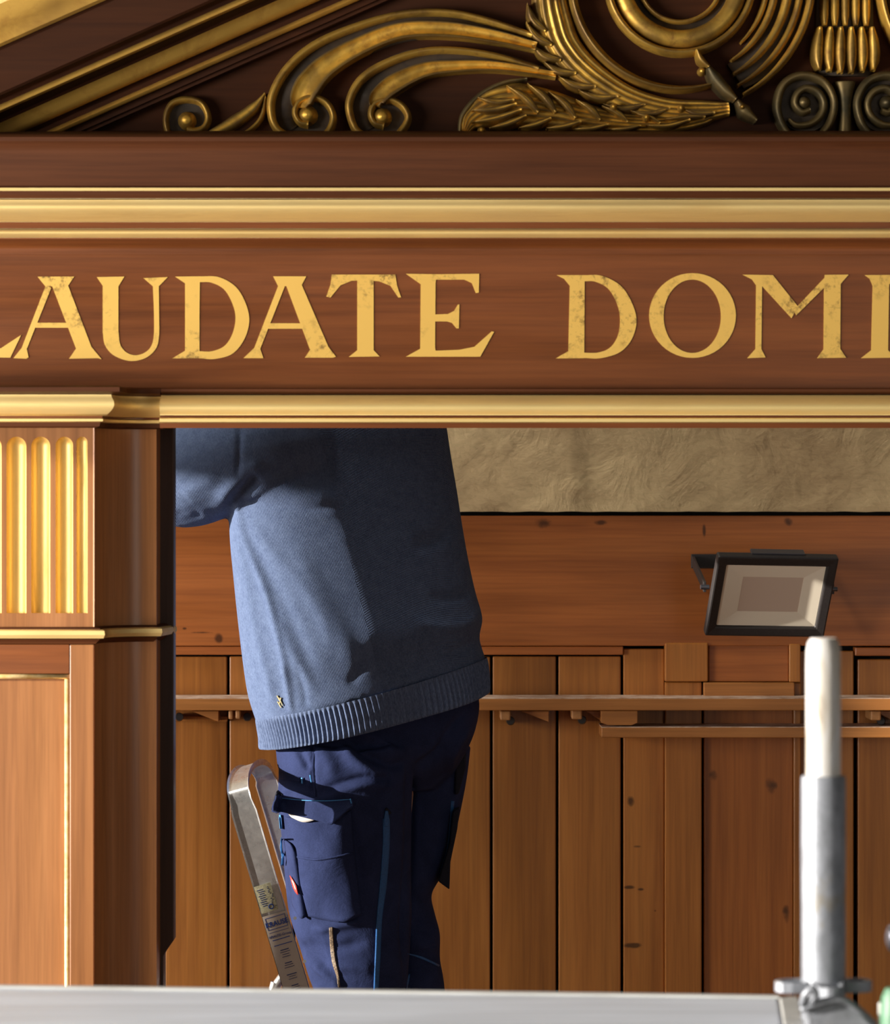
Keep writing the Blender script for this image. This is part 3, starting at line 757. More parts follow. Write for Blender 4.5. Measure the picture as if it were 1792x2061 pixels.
letter([('p', [(-95, 718), (-70, 700), (-70, 570), (-95, 555), (-15, 555), (-40, 570), (-40, 702), (2, 701), (43, 674), (21, 720)])])
letter([p_(LA, [(150, 113), (298, 113), (272, 152), (182, 152)]), p_(LA, [(184, 148), (206, 158), (108, 402), (86, 402)]), p_(LA, [(208, 148), (270, 140), (368, 398), (306, 404)]),
        p_(LA, [(277, 442), (306, 400), (366, 394), (408, 444), (392, 440)]), p_(LA, [(54, 440), (88, 398), (107, 400), (115, 436), (106, 442)]), p_(LA, [(132, 298), (272, 298), (282, 318), (122, 318)])])
letter([p_(LA, [(388, 115), (499, 113), (475, 152), (475, 340), (412, 340), (412, 150)]), p_(LA, [(575, 119), (673, 115), (637, 152), (613, 152)]),
        bandc(LA, [(412, 330), (420, 385), (455, 428), (520, 451), (582, 440), (625, 402), (638, 350), (638, 250), (637, 150)], [(475, 330), (482, 384), (505, 415), (540, 428), (578, 419), (606, 392), (617, 345), (617, 250), (613, 150)])])
letter([p_(LA, [(702, 113), (802, 112), (800, 250), (800, 440), (690, 441), (742, 410), (742, 140)]),
        bandc(LA, [(798, 112), (880, 116), (955, 165), (998, 265), (985, 352), (935, 420), (862, 443), (798, 440)], [(798, 135), (850, 138), (905, 172), (942, 255), (936, 330), (903, 388), (850, 412), (798, 412)])])
letter([p_(LA, [(1095, 112), (1228, 112), (1208, 150), (1115, 152)]), p_(LA, [(1116, 148), (1142, 152), (1042, 406), (1018, 402)]), p_(LA, [(1146, 146), (1208, 142), (1318, 398), (1242, 404)]),
        p_(LA, [(1222, 438), (1246, 402), (1316, 394), (1347, 434), (1335, 438)]), p_(LA, [(976, 440), (1018, 400), (1043, 402), (1056, 440)]), p_(LA, [(1076, 300), (1214, 300), (1222, 322), (1068, 322)])])
letter([p_(LA, [(1330, 105), (1585, 105), (1592, 150), (1608, 196), (1597, 197), (1565, 150), (1520, 132), (1465, 128), (1410, 130), (1365, 148), (1325, 197), (1308, 193), (1325, 145)]),
        p_(LA, [(1432, 115), (1498, 115), (1498, 408), (1522, 433), (1398, 435), (1432, 408)])])
letter([('p', [(817, 551), (880, 552), (877, 570), (876, 700), (880, 718), (817, 718), (846, 702), (847, 572)]),
        ('p', [(876, 552), (965, 551), (964, 589), (958, 590), (950, 570), (935, 563), (876, 563)]),
        ('p', [(874, 633), (902, 632), (914, 626), (922, 613), (925, 613), (924, 661), (919, 661), (910, 650), (900, 647), (874, 647)]),
        ('p', [(874, 706), (925, 704), (955, 698), (990, 667), (995, 668), (967, 718), (874, 718)])])
letter([p_(LB, [(455, 107), (568, 107), (567, 250), (566, 440), (452, 441), (470, 430), (502, 412), (508, 150), (485, 122)]),
        bandc(LB, [(564, 107), (640, 111), (722, 160), (773, 265), (762, 352), (712, 414), (632, 440), (564, 439)], [(564, 132), (612, 134), (668, 168), (706, 252), (704, 338), (672, 395), (622, 417), (564, 418)])])
A = []; B = []
for k in range(49):
    a = 2 * math.pi * k / 48
    A.append((1000 + 174 * math.sin(a), 269 - 170 * math.cos(a))); B.append((999 + 115 * math.sin(a + .04), 272 - 147 * math.cos(a + .04)))
letter([('b', (LB(A), LB(B)))])
letter([p_(LB, [(1200, 105), (1322, 107), (1422, 232), (1397, 280), (1278, 150), (1255, 148), (1238, 124)]), p_(LB, [(1255, 130), (1279, 148), (1276, 408), (1252, 408)]), p_(LB, [(1219, 440), (1252, 403), (1276, 403), (1293, 437)]),
        p_(LB, [(1405, 248), (1416, 268), (1545, 140), (1540, 106)]), p_(LB, [(1530, 106), (1626, 105), (1594, 142), (1592, 408), (1525, 408), (1527, 140)]), p_(LB, [(1499, 440), (1526, 403), (1592, 403), (1616, 438)])])
letter([p_(LB, [(1690, 107), (1820, 106), (1788, 145), (1784, 408), (1815, 438), (1675, 440), (1716, 408), (1722, 150), (1710, 122)])])

# ------------------------------------------------------------------ carved ornament in the gable
carv = empty('gable_carving', (0, YT, Z_(260, YT))); setparent(carv, oc)
def relief(name, path, widths, prof, mat, base=YT + .004, hs=None, sub=7, mats=None, pm=None, closed_ends=True):
    P = catmull(path, sub); n = len(P)
    W = np.interp(np.linspace(0, 1, n), np.linspace(0, 1, len(widths)), widths)
    H = np.ones(n) if hs is None else np.interp(np.linspace(0, 1, n), np.linspace(0, 1, len(hs)), hs)
    v = []; f = []; fm = []; m = len(prof)
    for i in range(n):
        t = P[min(i + 1, n - 1)] - P[max(i - 1, 0)]; L = math.hypot(*t) or 1
        nx, ny = t[1] / L, -t[0] / L
        for s_, h in prof:
            p = P3(P[i][0] + nx * W[i] * s_, P[i][1] + ny * W[i] * s_, 0)
            v.append((p.x, base - h * H[i], p.z))
    for i in range(n - 1):
        for j in range(m - 1):
            a = i * m + j; f.append((a, a + 1, a + m + 1, a + m)); fm.append(pm[j] if pm else 0)
    f.append(tuple(range(m))); f.append(tuple(range(n * m - 1, n * m - m - 1, -1))); fm += [0, 0]
    o = mk(name, v, f, mat, carv, True, mats=mats, fm=fm)
    return o
ROPE = [(math.sin(a), max(0, math.cos(a)) ** .8) for a in [R(-90 + 15 * k) for k in range(13)]]
def rope(h, b=0.0): return [(-1, -.004)] + [(s_, b + c_ * h) for s_, c_ in ROPE] + [(1, -.004)]
def dome(px, py, r, h, mat, base):
    v = []; f = []; m = 6; n = 20; sc_ = 5.1 / F
    for j in range(m + 1):
        a = R(90) * j / m
        for k in range(n):
            b = 2 * math.pi * k / n
            p = P3(px + r * math.cos(a) * math.cos(b), py + r * math.cos(a) * math.sin(b), 0)
            v.append((p.x, base - h * math.sin(a), p.z))
    for j in range(m):
        for k in range(n):
            a = j * n + k; b = j * n + (k + 1) % n; f.append((a, b, b + n, a + n))
    return mk('boss', v, f, mat, carv, True)
def disc(px, py, r, h, mat, base=YT + .004):
    v = []; f = []; n = 32
    for rr, hh in ((r, 0), (r * .97, h), (0.01, h * .8)):
        for k in range(n):
            b = 2 * math.pi * k / n; p = P3(px + rr * math.cos(b), py + rr * math.sin(b), 0); v.append((p.x, base - hh, p.z))
    for j in range(2):
        for k in range(n):
            a = j * n + k; b = j * n + (k + 1) % n; f.append((a, b, b + n, a + n))
    return mk('scroll_eye', v, f, mat, carv, False)
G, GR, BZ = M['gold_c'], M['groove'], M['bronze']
cove_p = [(-1, -.004), (-.98, .030), (-.8, .026), (-.4, .020), (0, .021), (.5, .027), (.85, .036), (.97, .034), (1, -.004)]
# two C-scrolls
relief('scroll_ground', [(1075, 80), (990, 58), (900, 45), (803, 50), (712, 80), (645, 115), (600, 155), (575, 200), (570, 235), (585, 258)], [16, 22, 26, 30, 34, 40, 40, 34, 28, 15], [(-1, -.004), (-.97, .018), (.97, .018), (1, -.004)], GR)
relief('scroll_band', [(1080, 92), (1000, 73), (900, 58), (805, 61), (722, 92), (656, 131), (620, 170), (606, 200), (603, 215)], [9, 13, 16, 17, 19, 23, 27, 24, 14], cove_p, G, base=YT - .004)
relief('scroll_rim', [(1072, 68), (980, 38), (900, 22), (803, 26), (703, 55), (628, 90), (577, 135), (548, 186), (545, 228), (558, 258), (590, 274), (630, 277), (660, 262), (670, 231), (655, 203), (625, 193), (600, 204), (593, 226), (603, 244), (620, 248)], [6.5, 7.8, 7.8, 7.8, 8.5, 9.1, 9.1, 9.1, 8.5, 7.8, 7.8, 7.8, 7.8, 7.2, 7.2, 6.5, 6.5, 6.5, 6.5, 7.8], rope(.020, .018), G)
disc(620, 230, 48, .014, GR); dome(618, 229, 21, .028, G, YT - .010)
relief('scroll_ground', [(1100, 142), (1000, 118), (900, 112), (830, 122), (775, 150), (738, 185), (725, 225), (740, 258)], [10, 18, 22, 28, 32, 34, 26, 12], [(-1, -.004), (-.97, .018), (.97, .018), (1, -.004)], GR)
relief('scroll_band', [(1120, 149), (1000, 132), (905, 133), (850, 141), (792, 168), (760, 196), (755, 212)], [6, 10, 13, 16, 20, 18, 10], cove_p, G, base=YT - .004)
relief('scroll_rim', [(1085, 136), (992, 108), (900, 97), (829, 105), (763, 131), (723, 161), (703, 201), (706, 236), (722, 264), (760, 277), (795, 272), (821, 238), (810, 211), (783, 198), (755, 206), (746, 226), (754, 245), (773, 251)], [5.2, 6.5, 7.2, 7.8, 9.1, 9.1, 8.5, 7.8, 7.8, 7.8, 7.8, 7.2, 7.2, 6.5, 6.5, 6.5, 6.5, 7.8], rope(.020, .018), G)
disc(772, 234, 45, .014, GR); dome(769, 233, 20, .028, G, YT - .010)
# little scroll with its leaf tip
disc(375, 237, 40, .012, GR)
relief('scroll_rim', [(337, 274), (331, 235), (343, 206), (372, 196), (402, 203), (416, 229), (410, 251), (392, 260), (374, 256)], [6.5, 6.5, 7.2, 7.2, 7.2, 6.5, 6.5, 7.8, 7.8], rope(.018, .012), G)
dome(374, 239, 19, .024, G, YT - .008)
relief('leaf_tip', [(396, 276), (430, 262), (470, 240), (508, 212), (532, 184)], [4, 11, 14, 11, 2], [(-1, -.004), (-.95, .014), (-.4, .024), (.1, .020), (.6, .026), (.95, .012), (1, -.004)], G)
relief('leaf_rim', [(480, 268), (508, 252), (526, 228), (533, 190)], [2, 5, 5, 2], rope(.014, .010), G)
# big ring
CXr, CYr = 1372, -45
def arc(c, r, a0, a1, n=14): return [(c[0] + r * math.cos(R(a0 + (a1 - a0) * k / n)), c[1] + r * math.sin(R(a0 + (a1 - a0) * k / n))) for k in range(n + 1)]
def ring_set(c, flip):
    def A_(r, a0, a1):
        if flip: a0, a1 = 180 - a0, 180 - a1
        return arc(c, r, a0, a1, 16 if a1 - a0 < 300 and a0 - a1 < 300 else 30)
    relief('ring_ground', A_(116, -90, 270), [34], [(-1, -.004), (-.98, .012), (.98, .012), (1, -.004)], GR)
    relief('ring_outer_bead', A_(147, -90, 270), [8], rope(.024, .012), G)
    relief('ring_cove', A_(119, -90, 270), [18], rope(.020, .018), G)
    relief('ring_inner_bead', A_(84, -90, 270), [5], rope(.016, .010), G)
    gnd = [(-1, -.004), (-.97, .014), (.97, .022), (1, -.004)]
    relief('volute_ground', A_(224, -70, 60), [20, 54, 52, 50, 46, 30], gnd, GR)
    for r, wd, a1, h in ((176, 7, 46, .012), (193, 9, 58, .018), (219, 11, 61, .024), (243, 9, 62, .026), (265, 10, 62, .034)):
        relief('volute_ridge', A_(r, -70, a1), [wd * .4, wd, wd, wd * .95, wd * .8, wd * .35], rope(h, .014), G)
ring_set((CXr, CYr), False); ring_set((2040, CYr), True)
relief('ring_lip', arc((CXr, CYr), 221, 186, 70, 18), [9, 10, 11, 10, 8, 4], [(-1, -.004), (-.9, .022), (-.3, .040), (.1, .042), (.4, .030), (.95, .022), (1, -.004)], G)
# acanthus stalk
def ridged(n, h0, h1, amp):
    out = [(-1, -.004)]
    for k in range(n * 4 + 1):
        t = -0.98 + 1.96 * k / (n * 4); out.append((t, h0 + (h1 - h0) * (1 - t * t) + amp * abs(math.sin(math.pi * k / 4))))
    return out + [(1, -.004)]
relief('acanthus_stalk', [(1150, -130), (1108, -40), (1118, 50), (1143, 104), (1192, 152), (1262, 194), (1340, 216), (1420, 219), (1470, 215)], [8, 34, 40, 38, 34, 28, 24, 22, 14], ridged(5, .016, .030, .006), G)
rr_ = random.Random(5)
def leaflet(a, b, w0, h, bend=8, mat=None):
    mx, my = (a[0] + b[0]) / 2, (a[1] + b[1]) / 2; L = math.hypot(b[0] - a[0], b[1] - a[1]) or 1
    nx, ny = (b[1] - a[1]) / L, -(b[0] - a[0]) / L
    relief('leaflet', [a, (mx + nx * bend, my + ny * bend), b], [w0 * .45, w0, w0 * .8, 1], [(-1, -.004), (-.9, h * .4), (-.35, h * .9), (-.1, h * .7), (.1, h), (.6, h * .8), (.95, h * .3), (1, -.004)], mat or G, base=YT - .006)
for a, b, w0 in (((1100, 60), (1062, 4), 13), ((1112, 88), (1060, 42), 13), ((1130, 118), (1072, 88), 13), ((1160, 145), (1095, 122), 13), ((1200, 172), (1125, 152), 13), ((1245, 192), (1165, 180), 12), ((1300, 208), (1215, 208), 12), ((1350, 216), (1270, 222), 10)):
    leaflet(a, b, w0, .030, 8)
# acanthus leaf along the ledge
relief('acanthus_leaf', [(936, 262), (950, 236), (990, 212), (1045, 206), (1115, 216), (1185, 232), (1262, 242), (1350, 243), (1420, 230), (1462, 208)], [8, 26, 40, 46, 38, 28, 20, 19, 18, 6], ridged(6, .012, .026, .006), G)
relief('leaf_rim', [(925, 272), (932, 228), (966, 188), (1015, 162), (1062, 154)], [4, 6, 6, 5, 3], rope(.012, .012), BZ)
for a, b, w0, bd in (((1035, 200), (962, 196), 11, 6), ((1040, 208), (950, 222), 11, 5), ((1050, 220), (950, 246), 11, 4), ((1060, 232), (985, 258), 11, 3), ((1085, 225), (1020, 172), 12, -6), ((1120, 225), (1062, 168), 12, -6), ((1110, 236), (1045, 256), 10, 3),
                 ((1160, 236), (1105, 184), 12, -6), ((1170, 244), (1100, 258), 10, 3), ((1210, 240), (1160, 200), 11, -5), ((1225, 250), (1155, 260), 9, 3), ((1265, 243), (1212, 212), 10, -5), ((1290, 252), (1230, 260), 8, 2),
                 ((1330, 246), (1282, 228), 8, -4), ((1390, 240), (1300, 252), 9, 6), ((1420, 234), (1340, 240), 8, -3), ((1440, 225), (1375, 218), 12, 5)):
    leaflet(a, b, w0, .036 + rr_.uniform(-.004, .006), bd)
for p in ((1236, 215), (1372, 217), (1302, 236), (970, 262)):
    dome(p[0], p[1], 9, .03, G, YT - .018)
# clasp between leaf and volute
relief('clasp', [(1403, 98), (1412, 118), (1428, 134)], [3, 8, 5], rope(.020, .026), G)
relief('clasp', [(1426, 136), (1440, 156), (1462, 182), (1482, 200)], [7, 14, 13, 6], rope(.024, .030), BZ)
relief('clasp', [(1484, 202), (1500, 222), (1524, 242)], [6, 15, 5], rope(.024, .026), BZ)
dome(1414, 142, 9, .02, G, YT - .02); dome(1494, 216, 6, .012, G, YT - .04)
# fluted shell over the twin scrolls
relief('shell_ground', [(1706, -110), (1706, 60), (1706, 120), (1706, 148)], [56, 60, 62, 50], [(-1, -.004), (-.97, .014), (.97, .014), (1, -.004)], GR)
for k in range(5):
    x = 1706 + (k - 2) * 21
    relief('shell_rib', [(x, -110), (x, 10), (x, 48)], [10, 10, 9, 5], rope(.016, .012), G)
for k in range(6):
    u = (k - 2.5); x0_, x1_ = 1706 + u * 21, 1706 + u * 22
    relief('shell_rib', [(x0_, 52), (x0_ * .5 + x1_ * .5 + u * 1.5, 100), (x1_, 146 - abs(u) * 3)], [6, 12, 13, 12, 5], rope(.024, .014), G)
def twin(cx, sgn):
    disc(cx, 207, 56, .012, GR)
    relief('scroll_rim', [(cx + sgn * a, b) for a, b in [(-34, 272), (-52, 240), (-58, 205), (-44, 165), (-8, 148), (34, 160), (56, 198), (50, 240), (30, 270)]], [7.8, 9.1, 9.1, 9.1, 9.1, 9.1, 9.1, 9.1, 7.8], rope(.020, .014), BZ)
    relief('scroll_rim', [(cx + sgn * a, b) for a, b in [(-36, 236), (-20, 248), (8, 246), (30, 228), (36, 204), (24, 182), (0, 174), (-18, 186), (-22, 206), (-8, 222), (8, 218)]], [3.9, 6.5, 7.8, 8.5, 8.5, 8.5, 8.5, 7.8, 7.8, 7.8, 6.5], rope(.018, .014), BZ)
    dome(cx - 4 * sgn, 203, 15, .022, BZ, YT - .008)
twin(1626, 1); twin(1786, -1)
relief('scroll_stem', [(1706, 160), (1706, 185), (1706, 220), (1706, 268)], [22, 16, 12, 14], rope(.016, .012), BZ)

# ------------------------------------------------------------------ person
DG = None
def remeshed(name, parts, voxel, mat, parent, smooth_it=6, post=None):
    """join lofts [(verts, faces)] and fuse them into one continuous surface"""
    v = []; f = []
    for pv, pf in parts:
        b = len(v); v += [tuple(p) for p in pv]; f += [tuple(b + i for i in q) for q in pf]
    me = bpy.data.meshes.new('tmp'); me.from_pydata(v, [], f); me.update()
    bm = bmesh.new(); bm.from_mesh(me)
    bmesh.ops.recalc_face_normals(bm, faces=bm.faces[:]); bm.to_mesh(me); bm.free()
    o = bpy.data.objects.new('tmp', me); COL.objects.link(o)
    r = o.modifiers.new('r', 'REMESH'); r.mode = 'VOXEL'; r.voxel_size = voxel
    if smooth_it:
        s_ = o.modifiers.new('s', 'SMOOTH'); s_.factor = 0.5; s_.iterations = smooth_it
    dg = bpy.context.evaluated_depsgraph_get(); dg.update()
    me2 = bpy.data.meshes.new_from_object(o.evaluated_get(dg))
    bpy.data.objects.remove(o); bpy.data.meshes.remove(me)
    me2.name = name; me2.materials.clear(); me2.materials.append(mat)
    n = len(me2.vertices)
    co = np.empty(n * 3, np.float32); me2.vertices.foreach_get('co', co); co = co.reshape(-1, 3).astype(float)
    if post is not None:
        no = np.array([tuple(p.vector) for p in me2.vertex_normals])
        co = post(co, no)
        me2.vertices.foreach_set('co', co.astype(np.float32).ravel())
    me2.polygons.foreach_set('use_smooth', [True] * len(me2.polygons)); me2.update()
    ob = bpy.data.objects.new(name, me2); COL.objects.link(ob); setparent(ob, parent)
    return ob
def bvh_of(ob):
    me = ob.data
    return BVHTree.FromPolygons([v.co.copy() for v in me.vertices], [tuple(p.vertices) for p in me.polygons])
EYE = Vector((0, YC, ZC))
def hit(bvh, px, py, y_guess=.7):
    d = (P3(px, py, y_guess) - EYE).normalized()
    loc, no, i, t = bvh.ray_cast(EYE, d)
    return loc, no, d
FWD = Vector((-.47, .88, 0)).normalized(); RT = Vector((FWD.y, -FWD.x, 0))
def seg_dist(px, py, pl):
    """distance to a pixel polyline and running parameter"""
    best = np.full(px.shape, 1e9); par = np.zeros(px.shape); side = np.zeros(px.shape)
    L = len(pl) - 1
    for i in range(L):
        (x0, y0), (x1, y1) = pl[i], pl[i + 1]
        dx, dy = x1 - x0, y1 - y0; ll = dx * dx + dy * dy
        t = np.clip(((px - x0) * dx + (py - y0) * dy) / ll, 0, 1)
        d = np.hypot(px - x0 - t * dx, py - y0 - t * dy)
        m = d < best; best[m] = d[m]; par[m] = (i + t[m]) / L
        sd_ = ((px - x0) * dy - (py - y0) * dx); side[m] = np.sign(sd_)[m]
    return best, par, side
def folds(co, no, lst):
    px, py = PX(co)
    d = co - np.array(EYE); d /= np.linalg.norm(d, axis=1)[:, None]
    fac = np.clip(-(no * d).sum(1) * 2.2, 0, 1)
    disp = np.zeros(len(co))
    for pl, amp, wd in lst:
        pl = [tuple(p) for p in catmull(pl, 4)] if len(pl) > 2 else pl
        b, par, side = seg_dist(px, py, pl)
        disp += amp * np.exp(-(b / wd) ** 2) * np.clip(np.sin(np.pi * np.clip(par * .92 + .08, 0, 1)) * 1.8, 0, 1)
    return co + no * (disp * fac)[:, None]
def ellrow(px_l, px_r, py_l, py_r, yc, ratio, N=96, rot=True, pw=2.2, ext=None):
    """one cross-section whose outline spans px_l..px_r on the photo; ratio depth/width, turned like the body"""
    cxp = (px_l + px_r) / 2
    th = np.linspace(0, 2 * np.pi, N, endpoint=False)
    c = np.sign(np.cos(th)) * np.abs(np.cos(th)) ** (2 / pw); s_ = np.sign(np.sin(th)) * np.abs(np.sin(th)) ** (2 / pw) * ratio
    if rot: x = c * RT.x + s_ * FWD.x; y = c * RT.y + s_ * FWD.y
    else: x, y = c, s_
    k = 1 / np.abs(x).max(); x = x * k; y = y * k
    hw = (px_r - px_l) / 2 / F * (yc - YC)
    out = []
    for i in range(N):
        px = cxp + x[i] * (px_r - px_l) / 2
        t = (x[i] + 1) / 2; py = py_l + (py_r - py_l) * t
        yy = yc + y[i] * hw
        out.append((X_(cxp, yc) + x[i] * hw, yy, Z_(py, yc)))
    return out
def loft(rows, cap=True):
    n = len(rows[0]); v = [p for r in rows for p in r]; f = []
    for i in range(len(rows) - 1):
        for k in range(n):
            a = i * n + k; b = i * n + (k + 1) % n; f.append((a, b, b + n, a + n))
    if cap: f.append(tuple(range(n - 1, -1, -1))); f.append(tuple(range((len(rows) - 1) * n, len(rows) * n)))
    return v, f
def rows_smooth(tab, n):
    """tab rows of numbers -> n rows with Catmull-Rom interpolation"""
    t = catmull([np.array(r, float) for r in tab], 6)
    idx = np.linspace(0, len(t) - 1, n); out = []
    for q in idx:
        i = int(q); j = min(i + 1, len(t) - 1); out.append(t[i] * (1 - (q - i)) + t[j] * (q - i))
    return out

psn = empty('person', P3(740, 2440, .80), 'person seen from behind in blue sweater and navy work trousers, reaching up inside the case', 'person')
YB = .80
# --- sweater body
SW = [  # xl, xr, yl, yr, y, ratio
    (600, 790, 745, 738, .88, .62), (545, 850, 775, 765, .85, .60), (510, 885, 815, 800, .82, .58), (492, 898, 870, 850, .80, .56), (478, 908, 940, 915, .80, .56),
    (466, 920, 1000, 985, .80, .57), (467, 930, 1080, 1050, .80, .59), (474, 942, 1160, 1120, .80, .62), (482, 957, 1240, 1190, .80, .65), (491, 972, 1320, 1245, .80, .68),
    (501, 966, 1390, 1285, .80, .69), (513, 976, 1432, 1322, .80, .69), (520, 980, 1452, 1334, .80, .69)]
rows = [ellrow(r[0], r[1], r[2], r[3], r[4], r[5]) for r in rows_smooth(SW, 60)]
parts = [loft(rows)]
def cap_tube(pts, rads, seg=24): return tube_geo([Vector(p) for p in pts], rads, seg, True, True)
s_ = 1 / 1050
def sm_path(pts, rads, n=6):
    t = catmull([np.array([*p, r]) for p, r in zip(pts, rads)], n)
    return [Vector(q[:3]) for q in t], [float(q[3]) for q in t]
LSH, LEL, LHA = P3(560, 880, .70), P3(338, 968, .74), P3(322, 735, .98)
p1, r1 = sm_path([P3(590, 890, .72), P3(510, 905, .71), P3(430, 935, .72), P3(368, 963, .74), P3(330, 940, .78), P3(322, 860, .86), P3(324, 790, .93)], [.10, .108, .104, .094, .080, .062, .045])
parts.append(cap_tube(p1, r1))
RSH, REL, RHA = P3(810, 830, .93), P3(795, 740, 1.17), P3(735, 610, 1.27)
p2, r2 = sm_path([P3(795, 845, .90), P3(815, 795, 1.0), P3(805, 740, 1.15), P3(765, 670, 1.22), P3(745, 630, 1.26)], [.088, .082, .072, .058, .044])
parts.append(cap_tube(p2, r2))
FS = [([(478, 1005), (496, 1090), (535, 1190), (562, 1290), (590, 1410)], .0055, 8), ([(476, 1010), (530, 1090), (600, 1170), (650, 1250), (670, 1320)], .0022, 14), ([(472, 1020), (488, 1130), (510, 1260), (540, 1370), (556, 1440)], .006, 11),
      ([(470, 1000), (560, 985), (620, 1000), (690, 1010)], .008, 22), ([(480, 1006), (560, 1018), (620, 1024), (690, 1020)], -.004, 9), ([(510, 1100), (560, 1190), (600, 1280), (640, 1370)], -.003, 14),
      ([(484, 1120), (500, 1230), (524, 1340), (545, 1420)], -.002, 8), ([(465, 1012), (490, 985), (520, 955)], -.012, 12), ([(440, 1010), (470, 975), (500, 950), (530, 935)], .006, 14),
      ([(482, 866), (481, 920), (478, 965)], -.004, 5), ([(372, 1000), (400, 980), (440, 955)], .003, 20), ([(352, 1036), (380, 1044), (410, 1034)], -.003, 12), ([(680, 1040), (730, 1160), (760, 1260), (775, 1370)], .003, 34),
      ([(900, 1060), (870, 1090), (830, 1095)], -.004, 16), ([(960, 1240), (930, 1260), (880, 1262), (830, 1250)], .005, 12), ([(945, 1190), (910, 1205), (860, 1200)], -.003, 12), ([(560, 1250), (590, 1320), (640, 1400)], .003, 12), ([(600, 1120), (640, 1200), (690, 1290), (720, 1370)], .003, 22),
      ([(760, 1290), (730, 1340), (700, 1380)], -.003, 10), ([(975, 1290), (940, 1300), (900, 1320)], -.004, 10), ([(570, 1340), (580, 1390), (588, 1440)], .004, 6), ([(600, 1345), (612, 1390), (616, 1430)], -.002, 6)]
sweater = remeshed('sweater', parts, .0045, M['knit'], psn, 8, lambda co, no: folds(co, no, FS))
# --- ribbed hem band with real ribs
def hem():
    N = 1040; ribs = 130; rws = []
    tb = [(517, 981, 1440, 1325, .70), (520, 983, 1452, 1338, .70), (523, 986, 1468, 1356, .71), (526, 988, 1482, 1372, .71), (527, 989, 1494, 1386, .72), (528, 989, 1504, 1397, .72)]
    for q, (xl, xr, yl, yr, ra) in enumerate(rows_smooth(tb, 16)):
        r = ellrow(xl, xr, yl, yr, YB, ra, N); out = []
        cx = X_((xl + xr) / 2, YB)
        t = q / 15
        for i, p in enumerate(r):
            th = 2 * math.pi * i / N
            g = math.cos(ribs * th + 0.25 * math.sin(3 * th)); g = (g if g > 0 else g * 1.2) * .0019 * min(1, t * 6, (1 - t) * 8 + .3)
            dx, dy = p[0] - cx, p[1] - YB; L = math.hypot(dx, dy)
            xp = (p[0] - cx) / ((xr - xl) / 2 / F * 5.9)
            sag = .010 * math.sin(math.pi * (xp * .5 + .5)) * 0 - (14 / 1050) * (1 - xp * xp) * (-1) * -0.6
            wob = .004 * math.sin(5 * th + 1) * t
            k = (L + g + wob) / L
            out.append((cx + dx * k, YB + dy * k, p[2] + sag))
        rws.append(out)
    inner = [(X_(758, YB) + (p[0] - X_(758, YB)) * .965, YB + (p[1] - YB) * .965, p[2]) for p in rws[-1]]
    rws.append(inner)
    inner2 = [(X_(752, YB) + (p[0] - X_(752, YB)) * .95, YB + (p[1] - YB) * .95, p[2]) for p in rws[2]]
    rws.append(inner2)
    v, f = loft(rws, False)
    return mk('ribbed_hem', v, f, M['rib'], psn, True, 'ribbed knitted hem band')
hem()
def tee():
    rws = []
    for xl, xr, yl, yr in ((548, 972, 1440, 1345), (552, 972, 1470, 1370), (556, 972, 1486, 1392), (558, 970, 1496, 1401)):
        rws.append(ellrow(xl, xr, yl, yr, YB, .66, 120))
    rws = [[(p[0], p[1], p[2] + (10 / 1050) * (1 - ((p[0] - X_(762, YB)) / .20) ** 2)) for p in r] for r in rws]
    v, f = loft(rws, False)
    return mk('undershirt_hem', v, f, M['tee'], psn, True, 'pale undershirt edge showing below the sweater')
tee()

# --- trousers
TP = [(560, 955, 1400, 1370, .82, .62), (558, 966, 1450, 1420, .82, .64), (557, 958, 1480, 1470, .82, .66), (558, 942, 1510, 1510, .82, .68), (566, 920, 1550, 1550, .84, .62), (600, 890, 1585, 1590, .86, .55)]
parts = [loft([ellrow(*r[:6]) for r in rows_smooth(TP, 30)])]
LL = [(562, 838, 1500, .76, .86), (561, 832, 1560, .75, .86), (560, 829, 1620, .75, .86), (569, 828, 1700, .76, .84), (575, 828, 1780, .77, .82), (583, 829, 1840, .77, .80), (602, 826, 1900, .77, .80), (620, 822, 1960, .77, .82), (636, 822, 2010, .77, .84),
      (650, 820, 2120, .78, .9), (662, 812, 2260, .80, .95), (668, 806, 2380, .81, 1.0)]
RL = [(730, 948, 1500, .93, .7), (735, 941, 1560, .93, .72), (730, 930, 1620, .93, .75), (724, 914, 1690, .93, .8), (708, 890, 1760, .93, .85), (700, 869, 1800, .93, .9), (706, 876, 1840, .93, .88), (716, 886, 1880, .92, .88), (724, 886, 1930, .92, .88), (734, 895, 1985, .91, .88),
      (760, 904, 2120, .91, 1.0), (780, 912, 2260, .92, 1.05), (796, 912, 2380, .93, 1.1)]
for T in (LL, RL):
    parts.append(loft([ellrow(a, b, y, y, d, ra, 64, False) for a, b, y, d, ra in rows_smooth(T, 60)]))
